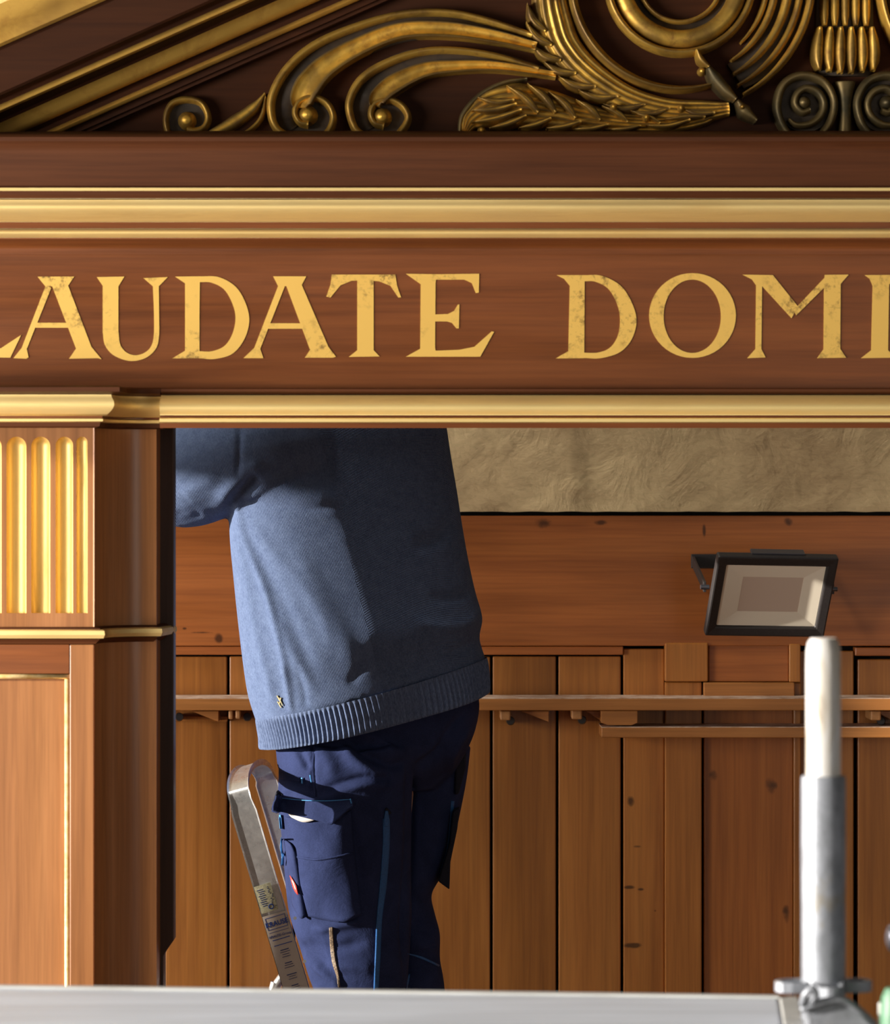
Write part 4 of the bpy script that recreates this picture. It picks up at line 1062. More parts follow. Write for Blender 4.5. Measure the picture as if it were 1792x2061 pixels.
FT = [([(632, 1495), (630, 1540), (632, 1600)], -.005, 4), ([(640, 1500), (660, 1530), (672, 1570)], .006, 16), ([(700, 1490), (740, 1520), (790, 1540), (830, 1530)], -.010, 10), ([(690, 1500), (730, 1540), (780, 1560)], .009, 14), ([(728, 1478), (760, 1488), (800, 1520)], .010, 10),
      ([(826, 1545), (826, 1640), (822, 1760), (815, 1860), (820, 1990)], -.014, 8), ([(600, 1510), (612, 1530), (622, 1550)], -.008, 6), ([(570, 1590), (600, 1585), (640, 1588)], .004, 8), ([(690, 1620), (715, 1700), (730, 1800)], -.005, 10), ([(640, 1870), (690, 1860), (740, 1850)], .008, 10),
      ([(620, 1900), (670, 1910), (740, 1895)], -.006, 12), ([(650, 1950), (700, 1945), (770, 1950)], .006, 12), ([(900, 1500), (870, 1530), (835, 1545)], -.008, 10), ([(940, 1470), (915, 1510), (905, 1560)], .008, 10), ([(830, 1850), (850, 1870), (885, 1872)], -.006, 10), ([(836, 1900), (860, 1905), (884, 1900)], .005, 10),
      ([(930, 1440), (905, 1470), (880, 1515), (840, 1545)], -.006, 8), ([(660, 1600), (740, 1580), (800, 1585)], .006, 9), ([(650, 1590), (730, 1565), (790, 1570)], -.006, 7), ([(600, 1900), (640, 1930), (680, 1960)], -.007, 10), ([(634, 1940), (660, 1965), (690, 1990)], .008, 9)]
trousers = remeshed('trousers', parts, .0045, M['navy'], psn, 6, lambda co, no: folds(co, no, FT))
TB = bvh_of(trousers)
def surf(px, py, lift, fallback=[.68]):
    loc, no, d = hit(TB, px, py)
    if loc is None: y = fallback[0]; q = P3(px, py, y)
    else: fallback[0] = loc.y; q = loc
    return Vector(q) - d * lift
def ribbon(name, pl, wpx, lift, mat, thick=.0015, label=None, n=5):
    P = catmull(pl, n) if len(pl) > 2 else [np.array(p, float) for p in pl]; v = []; f = []
    for i, p in enumerate(P):
        t = P[min(i + 1, len(P) - 1)] - P[max(i - 1, 0)]; t /= np.hypot(*t)
        nx, ny = t[1], -t[0]
        w_ = wpx if not isinstance(wpx, (list, tuple)) else float(np.interp(i / (len(P) - 1), np.linspace(0, 1, len(wpx)), wpx))
        for k in (-1, -.5, 0, .5, 1): v.append(surf(p[0] + nx * w_ / 2 * k, p[1] + ny * w_ / 2 * k, lift))
    for i in range(len(P) - 1):
        for k in range(4): a = i * 5 + k; f.append((a, a + 5, a + 6, a + 1))
    return mk(name, v, f, mat, trousers, True, label, solid=thick)
def patch(name, top, bot, nu, nv, lift, mat, thick=.003, label=None, edge=None):
    T = catmull(top, 8) if len(top) > 2 else [np.array(p, float) for p in top]
    B = catmull(bot, 8) if len(bot) > 2 else [np.array(p, float) for p in bot]
    def at(Pl, u):
        q = u * (len(Pl) - 1); i = min(int(q), len(Pl) - 2); return Pl[i] * (1 - q + i) + Pl[i + 1] * (q - i)
    v = []; f = []
    for j in range(nv + 1):
        for i in range(nu + 1):
            u, w_ = i / nu, j / nv
            p = at(T, u) * (1 - w_) + at(B, u) * w_
            lf = lift(u, w_) if callable(lift) else lift
            v.append(surf(p[0], p[1], lf))
    # relax depth so that bumps of the cloth below do not print through
    arr = np.array([tuple(q) for q in v]).reshape(nv + 1, nu + 1, 3)
    for _ in range(6):
        b_ = arr[:, :, 1].copy(); b_[1:-1, 1:-1] = (b_[1:-1, 1:-1] * 2 + b_[:-2, 1:-1] + b_[2:, 1:-1] + b_[1:-1, :-2] + b_[1:-1, 2:]) / 6; arr[:, :, 1] = b_
    v = [Vector(q) for q in arr.reshape(-1, 3)]
    for j in range(nv):
        for i in range(nu): a = j * (nu + 1) + i; f.append((a, a + nu + 1, a + nu + 2, a + 1))
    return mk(name, v, f, mat, trousers, True, label, solid=thick)
NV = M['navy']
pouch = lambda u, w_: .004 + .013 * (abs(math.sin(math.pi * min(1, max(0, u)))) ** .6) * (math.sin(math.pi * (.08 + .90 * w_)) ** .5) + .0022 * math.sin(7 * u + 9 * w_) * math.sin(math.pi * u) + .0016 * math.sin(13 * w_ - 5 * u)
patch('pocket_band', [(590, 1722), (640, 1728), (712, 1716)], [(591, 1726), (640, 1732), (713, 1720)], 20, 2, lambda u, w_: pouch(.05 + .9 * u, .42) + .001, NV, .002)
patch('cargo_pocket', [(572, 1644), (620, 1652), (660, 1650), (706, 1632)], [(602, 1838), (640, 1850), (690, 1856), (728, 1842)], 26, 30, pouch, NV, .004)
patch('tool_pocket', [(572, 1690), (584, 1700), (596, 1716)], [(588, 1822), (604, 1848), (616, 1846)], 10, 20, lambda u, w_: .009 + .010 * math.sin(math.pi * u), NV, .003)
patch('pocket_lining', [(577, 1634), (605, 1638), (632, 1642)], [(586, 1645), (610, 1655), (634, 1651)], 10, 3, lambda u, w_: .016, M['tee'], .001, 'pale pocket lining')
patch('pocket_flap', [(560, 1598), (600, 1607), (655, 1609), (712, 1605)], [(549, 1632), (560, 1633), (600, 1642), (640, 1652), (664, 1660), (680, 1648), (708, 1622)], 30, 8, lambda u, w_: .006 + w_ * (.012 + .010 * u), NV, .004)
patch('pocket_corner', [(560, 1590), (568, 1602)], [(546, 1630), (560, 1634)], 4, 6, .010, M['navy_dark'], .003)
patch('hip_pocket_welt', [(566, 1556), (604, 1564)], [(565, 1568), (604, 1574)], 8, 3, .003, NV, .002)
ribbon('side_seam', [(634, 1490), (630, 1540), (634, 1604)], 3.5, .002, NV, .002)
ribbon('flap_stitch', [(566, 1606), (600, 1610), (655, 1612), (706, 1609)], 1.4, .013, M['thread'], .0006)
for a, b in (((607, 1565), (608, 1577)), ((624, 1560), (627, 1575)), ((705, 1608), (709, 1622)), ((563, 1640), (566, 1668))):
    ribbon('blue_bartack', [a, ((a[0] + b[0]) / 2, (a[1] + b[1]) / 2), b], 2.6, .020 if a[0] > 700 or a[1] > 1630 else .005, M['thread'], .001)
ribbon('thigh_zipper', [(778, 1648), (778, 1700), (772, 1780), (764, 1850), (761, 1920), (757, 2000)], [14, 14, 14, 11, 11, 10], .002, M['zip'], .0015, 'blue zipper down the thigh')
ribbon('zipper_slider', [(779, 1632), (779, 1650), (778, 1664)], [5, 11, 8], .005, M['zip'], .003)
ribbon('zipper_garage', [(777, 1628), (782, 1632), (786, 1638)], 6, .004, M['navy_dark'], .002)
ribbon('back_zipper', [(912, 1612), (908, 1660), (902, 1710), (890, 1750), (884, 1772)], [7, 4, 4, 4, 3], .002, M['zip'], .001, 'thin blue zipper on the far leg')
ribbon('knee_piping', [(822, 1920), (850, 1928), (885, 1944)], [2, 5, 4], .003, M['zip'], .001)
ribbon('knee_piping', [(824, 1960), (822, 1975), (820, 1992)], [3, 3, 2], .003, M['zip'], .001)
# far-leg hanging pocket
prism('hanging_pocket', [(X_(912, .86), Z_(1632, .86)), (X_(905, .86), Z_(1700, .86)), (X_(882, .86), Z_(1774, .86)), (X_(905, .86), Z_(1791, .86)), (X_(907, .86), Z_(1735, .86)), (X_(921, .86), Z_(1668, .86)), (X_(926, .86), Z_(1627, .86))], .86, .90, M['navy_dark'], trousers, .003)
prism('hanging_pocket', [(X_(918, .87), Z_(1490, .87)), (X_(916, .87), Z_(1600, .87)), (X_(924, .87), Z_(1598, .87)), (X_(938, .87), Z_(1545, .87)), (X_(939, .87), Z_(1500, .87))], .87, .93, M['navy_dark'], trousers, .003)
# beige twisted cord and front zip puller
ribbon('cord', [(666, 1868), (668, 1900), (672, 1935), (680, 1965), (683, 1988)], [7, 8, 8, 5, 4], .003, M['reflect'], .003, 'beige twisted reflective piping')
ribbon('pull_cord', [(567, 1688), (566, 1706), (569, 1722), (569, 1742)], [3, 5, 5, 6], .022, M['zip'], .003)
def patch_logo():
    o = patch('brand_patch', [(583, 1762), (590, 1772), (596, 1783)], [(589, 1785), (594, 1795), (600, 1802)], 4, 5, .0225, M['red'], .001, 'red rhombus patch')
    patch('patch_emblem', [(587, 1771), (590, 1774)], [(594, 1790), (596, 1791)], 2, 4, .0235, M['white'], .0005, 'small white emblem')
patch_logo()
# knitted seam and loose straw on the sweater
SB = bvh_of(sweater)
def on_sweater(px, py, lift):
    loc, no, d = hit(SB, px, py); return (Vector(loc) - d * lift) if loc is not None else P3(px, py, .62)
for a, b in (((558, 1400), (563, 1410)), ((562, 1404), (569, 1420)), ((559, 1412), (566, 1424)), ((566, 1404), (563, 1416))):
    o = tube('straw_bit', [on_sweater(*a, .002), on_sweater(*b, .003)], .0012, M['straw'], sweater, 6)

# --- the body itself, one continuous surface inside the clothes
def sph(c, rx, ry, rz, rotv=None, n=20):
    v = []; f = []; m = n // 2
    for j in range(m + 1):
        a = math.pi * j / m
        for k in range(n):
            b = 2 * math.pi * k / n
            l = RT * (rx * math.sin(a) * math.cos(b)) + FWD * (ry * math.sin(a) * math.sin(b)) + Vector((0, 0, rz * math.cos(a)))
            v.append(Vector(c) + l)
    for j in range(m):
        for k in range(n): a = j * n + k; b = j * n + (k + 1) % n; f.append((a, a + n, b + n, b))
    return v, f
HC = P3(640, 690, .90)                      # head centre
L3 = lambda r, fw, up: HC + RT * r + FWD * fw + Vector((0, 0, up))
bp_ = [sph(HC, .075, .095, .105), sph(L3(0, .035, -.055), .055, .062, .062), sph(L3(0, .099, -.015), .011, .014, .02), sph(L3(0, .085, -.072), .026, .012, .006), sph(L3(0, .086, -.084), .024, .011, .007),
       sph(L3(-.076, 0, -.01), .008, .016, .03), sph(L3(.076, 0, -.01), .008, .016, .03), sph(L3(0, .085, .028), .05, .012, .010)]
CH = P3(700, 960, .81)
bp_.append(cap_tube([L3(0, -.02, -.06), P3(672, 790, .87), P3(690, 850, .84)], [.058, .06, .09]))
bp_.append(loft([ellrow(*r) for r in rows_smooth([(560, 840, 810, 800, .83, .5), (530, 865, 870, 850, .82, .52), (515, 880, 980, 950, .81, .56), (520, 895, 1100, 1060, .81, .6), (540, 915, 1250, 1200, .81, .6), (575, 930, 1400, 1370, .82, .6), (590, 925, 1480, 1460, .82, .6), (620, 890, 1560, 1560, .84, .55)], 30)]))
bp_.append(cap_tube(*sm_path([LSH, (LSH + LEL) / 2, LEL, (LEL + LHA) / 2, LHA], [.058, .050, .042, .036, .026])))
bp_.append(cap_tube(*sm_path([RSH, (RSH + REL) / 2, REL, (REL + RHA) / 2, RHA], [.058, .050, .042, .036, .026])))
FL, FR = P3(735, 2390, .81), P3(860, 2390, .93)
bp_.append(cap_tube(*sm_path([P3(700, 1540, .78), P3(706, 1740, .78), P3(722, 1940, .78), P3(736, 2120, .79), FL], [.085, .074, .056, .048, .036])))
bp_.append(cap_tube(*sm_path([P3(840, 1540, .92), P3(810, 1740, .93), P3(806, 1940, .92), P3(832, 2120, .92), FR], [.06, .052, .048, .040, .032])))
def hand(wr, dirv_, side):
    d = dirv_.normalized(); s2 = d.cross(FWD).normalized() * side; nrm = d.cross(s2).normalized()
    palm = wr + d * .055
    out = [cap_tube([wr - d * .02, wr + d * .02], [.026, .025]), cap_tube([wr + d * .02 - s2 * .018, wr + d * .085 - s2 * .022], [.018, .016]), cap_tube([wr + d * .02 + s2 * .018, wr + d * .085 + s2 * .022], [.018, .016]), cap_tube([wr + d * .02, wr + d * .09], [.019, .017])]
    for k, (off, L) in enumerate(((-.031, .068), (-.011, .078), (.011, .073), (.031, .056))):
        b = wr + d * .085 + s2 * off; m_ = b + d * L * .5 + s2 * off * .15 + nrm * .006; e = m_ + d * L * .4 + nrm * .022
        out.append(cap_tube([b - d * .02, b, m_, e], [.0095, .0095, .0088, .0078], 12))
    t0 = wr + d * .03 - s2 * .028; out.append(cap_tube([t0, t0 + d * .03 - s2 * .026, t0 + d * .055 - s2 * .032 + nrm * .012], [.013, .0105, .009], 12))
    return out
bp_ += hand(LHA, Vector((.05, .15, 1)), 1)
bp_ += hand(RHA, Vector((-.25, .1, 1)), -1)
body = remeshed('body', bp_, .0052, M['skin'], psn, 3)
# eyes, hair, shoes
for sgn in (-1, 1):
    v, f = sph(L3(sgn * .03, .083, .010), .011, .008, .008, n=14); mk('eye', v, f, M['white'], body, True)
hv, hf = sph(L3(0, -.012, .014), .083, .100, .106, n=32)
keep = [q for q in hf if sum((hv[i] - HC).dot(FWD) for i in q) / len(q) < .055 + .3 * max(0, sum((hv[i] - HC).z for i in q) / len(q) - .05) and sum((hv[i] - HC).z for i in q) / len(q) > -.07]
mk('hair', hv, keep, M['hair'], body, True, 'short brown hair', solid=.006)
def shoe(fc, ang):
    d = (Matrix.Rotation(ang, 3, 'Z') @ FWD); s2 = Vector((d.y, -d.x, 0)); zb = Z_(2442, .80)
    rws = []
    for t, hw_, hh in ((-.09, .028, .05), (-.06, .036, .085), (0, .038, .085), (.05, .042, .062), (.11, .046, .048), (.155, .036, .036), (.175, .016, .022)):
        c = Vector((fc.x, fc.y, 0)) + d * t
        r = []
        for k in range(16):
            a = 2 * math.pi * k / 16; r.append((c.x + s2.x * hw_ * math.cos(a), c.y + s2.y * hw_ * math.cos(a), zb + .012 + max(0, hh * (.5 + .5 * math.sin(a)))))
        rws.append(r)
    v, f = loft(rws); o = mk('shoe', v, f, M['shoe'], psn, True)
    v = []; f = []
    out = [(-.095, 0), (-.08, .034), (0, .036), (.1, .047), (.16, .034), (.18, 0), (.16, -.034), (.1, -.047), (0, -.036), (-.08, -.034)]
    for z in (zb, zb + .018):
        for a, b in out: v.append((fc.x + d.x * a + s2.x * b, fc.y + d.y * a + s2.y * b, z))
    n = len(out); f = [tuple(range(n)), tuple(range(2 * n - 1, n - 1, -1))] + [(i, i + n, (i + 1) % n + n, (i + 1) % n) for i in range(n)]
    mk('sole', v, f, M['housing'], o)
shoe(FL, R(6)); shoe(FR, R(-10))

# ------------------------------------------------------------------ stepladder
lad = empty('stepladder', (P3(740, 2440, .8).x, .78, 0), 'aluminium stepladder with a looped rail and printed stickers, beside the person', 'ladder')
YA_, YB_ = .56, 1.00
zs = Z_(2442, .80)
A1, A0 = P3(597, 1990, YA_), P3(486, 1615, YA_)
ld = (A0 - A1).normalized()                   # up along the near stile
wd = Vector((ld.z, 0, -ld.x)).normalized()    # across the strip face
def down_to(p, z): return p - ld * ((p.z - z) / ld.z)
B0 = A0 + Vector((.022, YB_ - YA_, -.004)); B1 = A1 + Vector((.022, YB_ - YA_, -.004))
path = [down_to(A1, .0), A1, A1 * .5 + A0 * .5, A0 - ld * .02]
h_ = .052
for k in range(1, 16):
    a = math.pi * k / 16
    q = A0.lerp(B0, (1 - math.cos(a)) / 2) + ld * (h_ * math.sin(a) ** .72)
    path.append(q)
path += [B0 - ld * .02, B1 * .5 + B0 * .5, B1, down_to(B1, 0)]
def strip(path, w_, th):
    v = []; f = []; n = len(path)
    for i, p in enumerate(path):
        t = (path[min(i + 1, n - 1)] - path[max(i - 1, 0)]).normalized()
        wv = (wd - t * wd.dot(t)).normalized(); nn = t.cross(wv).normalized()
        kk = 1.0 if p.z < A0.z else .86
        W = w_ * kk / 2
        for a, b in ((-W, -th), (-W, th * .3), (-W * .9, th), (-W * .82, th * .55), (W * .82, th * .55), (W * .9, th), (W, th * .3), (W, -th), (W * .88, -th * .3), (-W * .88, -th * .3)):
            v.append(p + wv * a + nn * b)
    m = 10
    for i in range(n - 1):
        for k in range(m): a = i * m + k; b = i * m + (k + 1) % m; f.append((a, b, b + m, a + m))
    f.append(tuple(range(m - 1, -1, -1))); f.append(tuple(range((n - 1) * m, n * m)))
    return v, f
pp = catmull([np.array(p) for p in path], 3); v, f = strip([Vector(p) for p in pp], .047, .006)
o = mk('rail_frame', v, f, M['alu'], lad, True); o.data.set_sharp_from_angle(angle=R(30))
def obx(name, c, ax, ay, az, hx, hy, hz, mat, parent, bevel=.001, label=None):
    v = [c + ax * (sx * hx) + ay * (sy * hy) + az * (sz * hz) for sz in (-1, 1) for sx, sy in ((-1, -1), (1, -1), (1, 1), (-1, 1))]
    return mk(name, v, BOXF, mat, parent, bevel=bevel, label=label)
XX, YY, ZZ = Vector((1, 0, 0)), Vector((0, 1, 0)), Vector((0, 0, 1))
ym = (YA_ + YB_) / 2
tc0 = down_to(A1, zs)
box('platform', tc0.x - .10, tc0.x + .17, YA_ + .008, YB_ - .004, zs - .030, zs - .001, M['alu'], lad, .003)
for z in (zs - .26,):
    c = down_to(A1, z); box('tread', c.x - .05, c.x + .05, YA_ + .008, YB_ - .004, z - .02, z, M['alu'], lad, .002)
# rear support, bowed where it meets the rail
for yy in (YA_ + .05, YB_ - .05):
    c0 = P3(590, 1945, yy); zz = [c0, P3(572, 1962, yy), P3(556, 1984, yy), P3(545, 2010, yy), P3(530, 2070, yy)]
    zz.append(Vector((zz[-1].x - .25, yy, 0.0)))
    t = catmull([np.array(p) for p in zz], 4); tube('rear_leg', [Vector(p) for p in t], .0085, M['alu'], lad, 12)
tube('cross_bar', [Vector((P3(530, 2070, YA_).x - .08, YA_ + .05, zs - .25)), Vector((P3(530, 2070, YA_).x - .08, YB_ - .05, zs - .25))], .008, M['alu'], lad, 10)
for px, py, yy in ((613, 1935, .60), (594, 1848, .62)): tube('rivet', [P3(px, py, yy), P3(px, py, yy + .02)], .0032, M['alu_side'], lad, 10)
# stickers on the face of the near stile
nface = ld.cross(wd).normalized()
if nface.y > 0: nface = -nface
def face_pt(t, u, lift=.0):   # t metres below the loop along the stile, u across -1..1
    return A0 - ld * t + wd * (u * .0235) + nface * (.0016 + .0045 + lift)
def lab(name, t0, t1, u0, u1, lift, mat, th=.0004, label=None):
    v = [face_pt(t1, u0, lift), face_pt(t1, u1, lift), face_pt(t0, u1, lift), face_pt(t0, u0, lift)]
    v += [p - nface * th for p in v]
    return mk(name, v, [(0, 1, 2, 3), (7, 6, 5, 4), (0, 4, 5, 1), (1, 5, 6, 2), (2, 6, 7, 3), (3, 7, 4, 0)], mat, stk)
Ltot = (A0 - A1).length
def tpx(py): return (py - 1615) / (1990 - 1615) * Ltot
stk = empty('sticker', tuple(face_pt(tpx(1840), 0))); setparent(stk, lad); stk['label'] = 'printed stickers on the near rail'
lab('safety_label', tpx(1778), tpx(1832), -.92, .42, .0006, M['label_silver'])
for k in range(9):
    lab('print_line', tpx(1786 + k * 4.0), tpx(1786 + k * 4.0 + 1.4), -.78 + (k % 3) * .06, -.30 + (k % 2) * .1, .0011, M['ink_dark'], .0003)
rp = random.Random(4)
for k in range(16): 
    a = 1784 + k * 2.6; u = .02 + rp.random() * .3; lab('print_mark', tpx(a), tpx(a + 1.5), u, u + .08, .0011, M['ink_dark'], .0003)
cst = face_pt(tpx(1823), -.05, .0011)
ringp = [cst + wd * (.0042 * math.cos(2 * math.pi * k / 20)) + ld * (.0042 * math.sin(2 * math.pi * k / 20)) for k in range(21)]
v, f = tube_geo(ringp, [.0009] * 21, 8); mk('round_emblem', v, f, M['ink'], stk, True)
lab('maker_label', tpx(1838), tpx(2060), -.96, .96, .0006, M['label_plate'])
for a, b, u0, u1 in ((1843, 1844, -.8, .8), (1866, 1867, -.8, .8), (1843, 1867, -.8, -.76), (1843, 1867, .76, .8), (1872, 1872.7, -.8, .8), (1887, 1888.4, -.7, .7), (1898, 1899.4, -.7, .75)):
    lab('print_line', tpx(a), tpx(b), u0, u1, .0011, M['ink'], .0003)
def text(body_, t, u, size, mat, squash=1.0, bold=0.0):
    cu = bpy.data.curves.new('lettering', 'FONT'); cu.body = body_; cu.size = size; cu.align_x = 'CENTER'; cu.align_y = 'CENTER'; cu.extrude = .0002; cu.offset = bold
    to = bpy.data.objects.new('tmp', cu); COL.objects.link(to)
    dg = bpy.context.evaluated_depsgraph_get(); me = bpy.data.meshes.new_from_object(to.evaluated_get(dg)); bpy.data.objects.remove(to)
    me.materials.clear(); me.materials.append(mat)
    c = face_pt(t, u, .0013)
    mm = Matrix((wd, ld, nface)).transposed().to_4x4() @ Matrix.Diagonal((squash, 1, 1, 1)); mm.translation = c
    me.transform(mm); o = bpy.data.objects.new('lettering', me); COL.objects.link(o); setparent(o, stk)
text('KRAUSE', tpx(1857), 0, .0128, M['ink'], .92, .0003)
text('KRAUSE-Group', tpx(1880.5), 0, .0066, M['ink'], .98)
for y0, n in ((1909, 4), (1935, 3), (1958, 3), (1980, 3)):
    for k in range(n):
        w_ = .28 + .12 * ((k * 7 + y0) % 3) / 2
        lab('print_line', tpx(y0 + k * 4.6), tpx(y0 + k * 4.6 + (1.8 if k == 0 else 1.0)), -w_, w_, .0011, M['ink_dark'], .0003)

# ------------------------------------------------------------------ scaffold
YP = -1.75
def pole(px, yp, label, group, full=True):
    cx = X_(px, yp); s0 = 1 / (F / (yp - YC))
    t = empty('scaffold_standard', (cx, yp, 0), label, 'scaffold pole', group)
    zt_, zj = Z_(1284, yp), Z_(1562, yp)
    R1, R2 = .0242, .0190
    prof = [(R2 * .35, zt_ - .004), (R2 * .5, zt_ - .0015), (R2 * .72, zt_), (R2 * .9, zt_ - .005), (R2 * .98, zt_ - .014), (R2, zt_ - .03), (R2 * 1.0, zj - .02), (R2 * .96, zj - .02)]
    lathe('spigot', prof, (cx, yp), M['spigot'], t, 48, 'smooth bright spigot')
    lathe('tube', [(R2 * .9, zj - .012), (R2 * 1.05, zj - .001), (R1 - .0035, zj + .001), (R1 - .0006, zj), (R1, zj - .003), (R1 + .0003, zj - .08), (R1 - .0002, zj - .14), (R1, .012), (R1, .01)], (cx, yp), M['galv'], t, 48, 'galvanised tube')
    lathe('base_plate', [(.01, .012), (.075, .010), (.075, 0), (.01, 0)], (cx, yp), M['galv'], t, 4)
    # looped lugs where ledgers hook in
    zl_ = Z_(1984, yp)
    for a in (0, 90, 180, 270):
        ca, sa = math.cos(R(a + 4)), math.sin(R(a + 4))
        loop = []
        for u, w_ in ((.018, -.014), (.034, -.0145), (.044, -.012), (.049, -.005), (.050, 0), (.049, .005), (.044, .012), (.034, .0145), (.018, .014)):
            loop.append(Vector((cx + ca * u - sa * w_, yp + sa * u + ca * w_, zl_)))
        v = []; f = []
        for p in loop:
            q = Vector((p.x - cx, p.y - yp, 0)); t1 = q
            o_ = q.normalized()
            for dr, dz in ((-.0035, -.006), (.0035, -.006), (.0035, .006), (-.0035, .006)): v.append(Vector((cx, yp, zl_)) + q * (1 + dr / q.length) + Vector((0, 0, dz)))
        n = len(loop)
        for i in range(n - 1):
            for k in range(4): x = i * 4 + k; y = i * 4 + (k + 1) % 4; f.append((x, y, y + 4, x + 4))
        f.append((0, 1, 2, 3)); f.append((n * 4 - 1, n * 4 - 2, n * 4 - 3, n * 4 - 4))
        mk('ledger_lug', v, f, M['galv'], t, bevel=.0015)
    return t, cx, zl_
pl, pcx, zlug = pole(1658, YP, 'galvanised scaffold pole with a bright spigot top, standing in front of the boards', 'scaffold poles')
# ledger head hooked on the front lug, with its wedge
lg = empty('scaffold_ledger', (pcx + .03, YP - .05, Z_(2050, YP)), 'grey steel ledger head clamped to the foot of the scaffold pole spigot tube', 'scaffold ledger')
y0 = YP - .06
pts = [(1616, 2022), (1632, 2016), (1662, 2010), (1690, 2008), (1712, 2018), (1735, 2036), (1764, 2066), (1764, 2290), (1640, 2290), (1622, 2050), (1617, 2034)]
prism('ledger_head', [(X_(a, y0), Z_(b, y0)) for a, b in pts[::-1]], y0, y0 + .03, M['galv'], lg, .004)
ptube = [P3(1618, 2030, y0 - .004), P3(1640, 2021, y0 - .006), P3(1668, 2014, y0 - .006), P3(1698, 2013, y0 - .004), P3(1726, 2030, y0 + .002), P3(1758, 2060, y0 + .01)]
tt = catmull([np.array(p) for p in ptube], 4); tube('head_rim', [Vector(p) for p in tt], .0042, M['galv'], lg, 12, round_caps=True)
tt = catmull([np.array(p) for p in (P3(1616, 2020, y0 - .006), P3(1622, 2002, y0 - .012), P3(1636, 1990, y0 - .014), P3(1642, 2004, y0 - .012), P3(1634, 2016, y0 - .008))], 4)
tube('wedge', [Vector(p) for p in tt], .0042, M['galv'], lg, 12, round_caps=True)
tube('ledger_tube', [Vector((pcx + .045, y0 + .02, 1.212)), Vector((pcx + 1.4, y0 + .02, 1.212))], .0242, M['galv'], lg, 24)
# boards
def deckboard(x0, x1, yf, yb, z, rot, label, name='scaffold_board', dx0=0, dx1=0):
    t = empty(name, (x0 if x1 > 1 else x1, yb, z), label, 'scaffold board', 'scaffold boards')
    th = .045
    def pt(x, y, zz): return ((x), y + rot * (x - X_(0, yb)), zz)
    v = [pt(x0 + dx0, yf, z - th), pt(x1 + dx1, yf, z - th), pt(x1, yb, z - th), pt(x0, yb, z - th), pt(x0 + dx0, yf, z), pt(x1 + dx1, yf, z), pt(x1, yb, z), pt(x0, yb, z)]
    mk('deck', v, BOXF, M['deck'], t, bevel=.004)
    return t, pt
ybk = -1.52
zpk = Z_(1987, ybk)
rot_ = -.085
xr_ = .380
b1, pt = deckboard(-2.2, xr_, ybk - .60, ybk, zpk, rot_, 'long grey weathered scaffold board across the foreground, left of the pole', dx1=-.05)
th = .047
for nm, a, b_, lf in (('end_cap', 0, .022, .0015),):
    xa_, xb_ = xr_ + .0005, xr_ + b_
    v = [pt(xa_ - .05, ybk - .60, zpk - th), pt(xb_ - .05, ybk - .60, zpk - th), pt(xb_, ybk + .001, zpk - th), pt(xa_, ybk + .001, zpk - th), pt(xa_ - .05, ybk - .60, zpk + lf), pt(xb_ - .05, ybk - .60, zpk + lf), pt(xb_, ybk + .001, zpk + lf), pt(xa_, ybk + .001, zpk + lf)]
    mk('end_cap', v, BOXF, M['deck_edge'], b1, bevel=.002)
v = [pt(-2.2, ybk - .012, zpk), pt(xr_, ybk - .012, zpk), pt(xr_, ybk + .0015, zpk), pt(-2.2, ybk + .0015, zpk)]
v = v + [(p[0], p[1], p[2] + .003) for p in v]
mk('edge_strip', v, BOXF, M['deck_edge'], b1, bevel=.001)
obx('lifting_slot', Vector(pt(xr_ - .018, ybk - .215, zpk + .001)), XX, YY, ZZ, .007, .010, .0012, M['dark_metal'], b1)
xl2 = X_(1746, ybk - .02)
b2, pt2 = deckboard(xl2 + .012, 2.2, ybk - .60, ybk - .02, zpk - .004, rot_, 'second grey scaffold board, to the right of the pole at the frame edge', dx0=.03)
v = [pt2(xl2 + .03 - .0, ybk - .60, zpk - .05), pt2(xl2 + .041, ybk - .60, zpk - .05), pt2(xl2 + .0115, ybk - .02, zpk - .05), pt2(xl2, ybk - .02, zpk - .05)]
v += [(p[0], p[1], zpk) for p in v]
mk('end_cap', v, BOXF, M['deck_edge'], b2, bevel=.002)
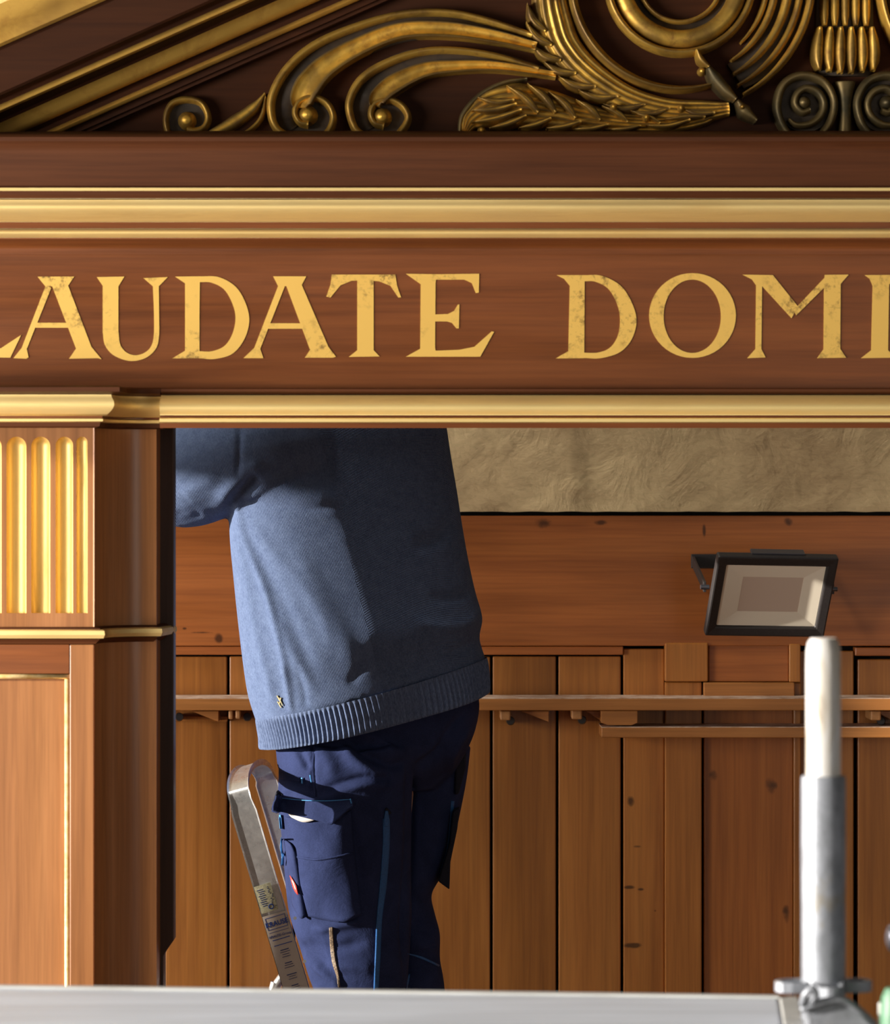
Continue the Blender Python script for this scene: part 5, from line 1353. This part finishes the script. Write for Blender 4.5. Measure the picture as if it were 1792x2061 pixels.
# transoms that carry the boards, and the second standard beyond the frame
for i, (xx, lbl) in enumerate(((-2.05, 'scaffold transom tube under the left end of the long board'), (.30, 'scaffold transom tube under the long board beside the pole'), (.72, 'scaffold transom tube under the right-hand board'), (2.1, 'scaffold transom tube under the far right end of the second board'))):
    v, f = tube_geo([Vector((xx, ybk - .75, zpk - .076)), Vector((xx, ybk + .1, zpk - .076))], [.0242] * 2, 20)
    for yy in (ybk - .68, ybk + .04):
        v2, f2 = tube_geo([Vector((xx, yy, 0)), Vector((xx, yy, zpk - .08))], [.0242] * 2, 20); b = len(v); v += v2; f += [tuple(b + k for k in q) for q in f2]
    o = mk('scaffold_transom', v, f, M['galv']); tag(o, lbl, 'scaffold tube', 'scaffold transoms')
# grey rounded fitting and green clamp cut by the right edge of the picture
kx = P3(1800, 1888, YP + .05)
kn = empty('guardrail_end', kx, 'dark grey rounded metal fitting cut by the right edge above the board', 'scaffold fitting')
prof = [(0.0005, -.004), (.008, -.0035), (.0135, 0), (.0145, .006), (.0125, .012), (.0095, .014), (.0095, .30)]
v = []; f = []; n = 28; m = len(prof)
for k in range(n):
    a = 2 * math.pi * k / n
    for r, l in prof: v.append(kx + Vector((-.004 + l * .9, l * .2, 0)) + Vector((-.2, .9, 0)).normalized() * (r * math.cos(a)) + ZZ * (r * math.sin(a) * 1.1))
for k in range(n):
    for j in range(m - 1): a = k * m + j; b = ((k + 1) % n) * m + j; f.append((a, b, b + 1, a + 1))
o = mk('end_knob', v, f, M['gunmetal'], kn, True)
kp = kx + Vector((.262, .06, 0)); tube('post', [Vector((kp.x, kp.y, zpk - .002)), kp + Vector((0, 0, .05))], .0242, M['galv'], kn, 24)
gx = P3(1802, 2046, YP - .1)
gn = empty('green_clamp', gx, 'green painted rounded clamp at the lower right corner, beside the second board', 'clamp')
lathe('clamp_body', [(.001, gx.z + .032), (.010, gx.z + .030), (.0145, gx.z + .020), (.0155, gx.z), (.0155, gx.z - .02), (.014, zpk + .0)], (gx.x, gx.y), M['green'], gn, 32)
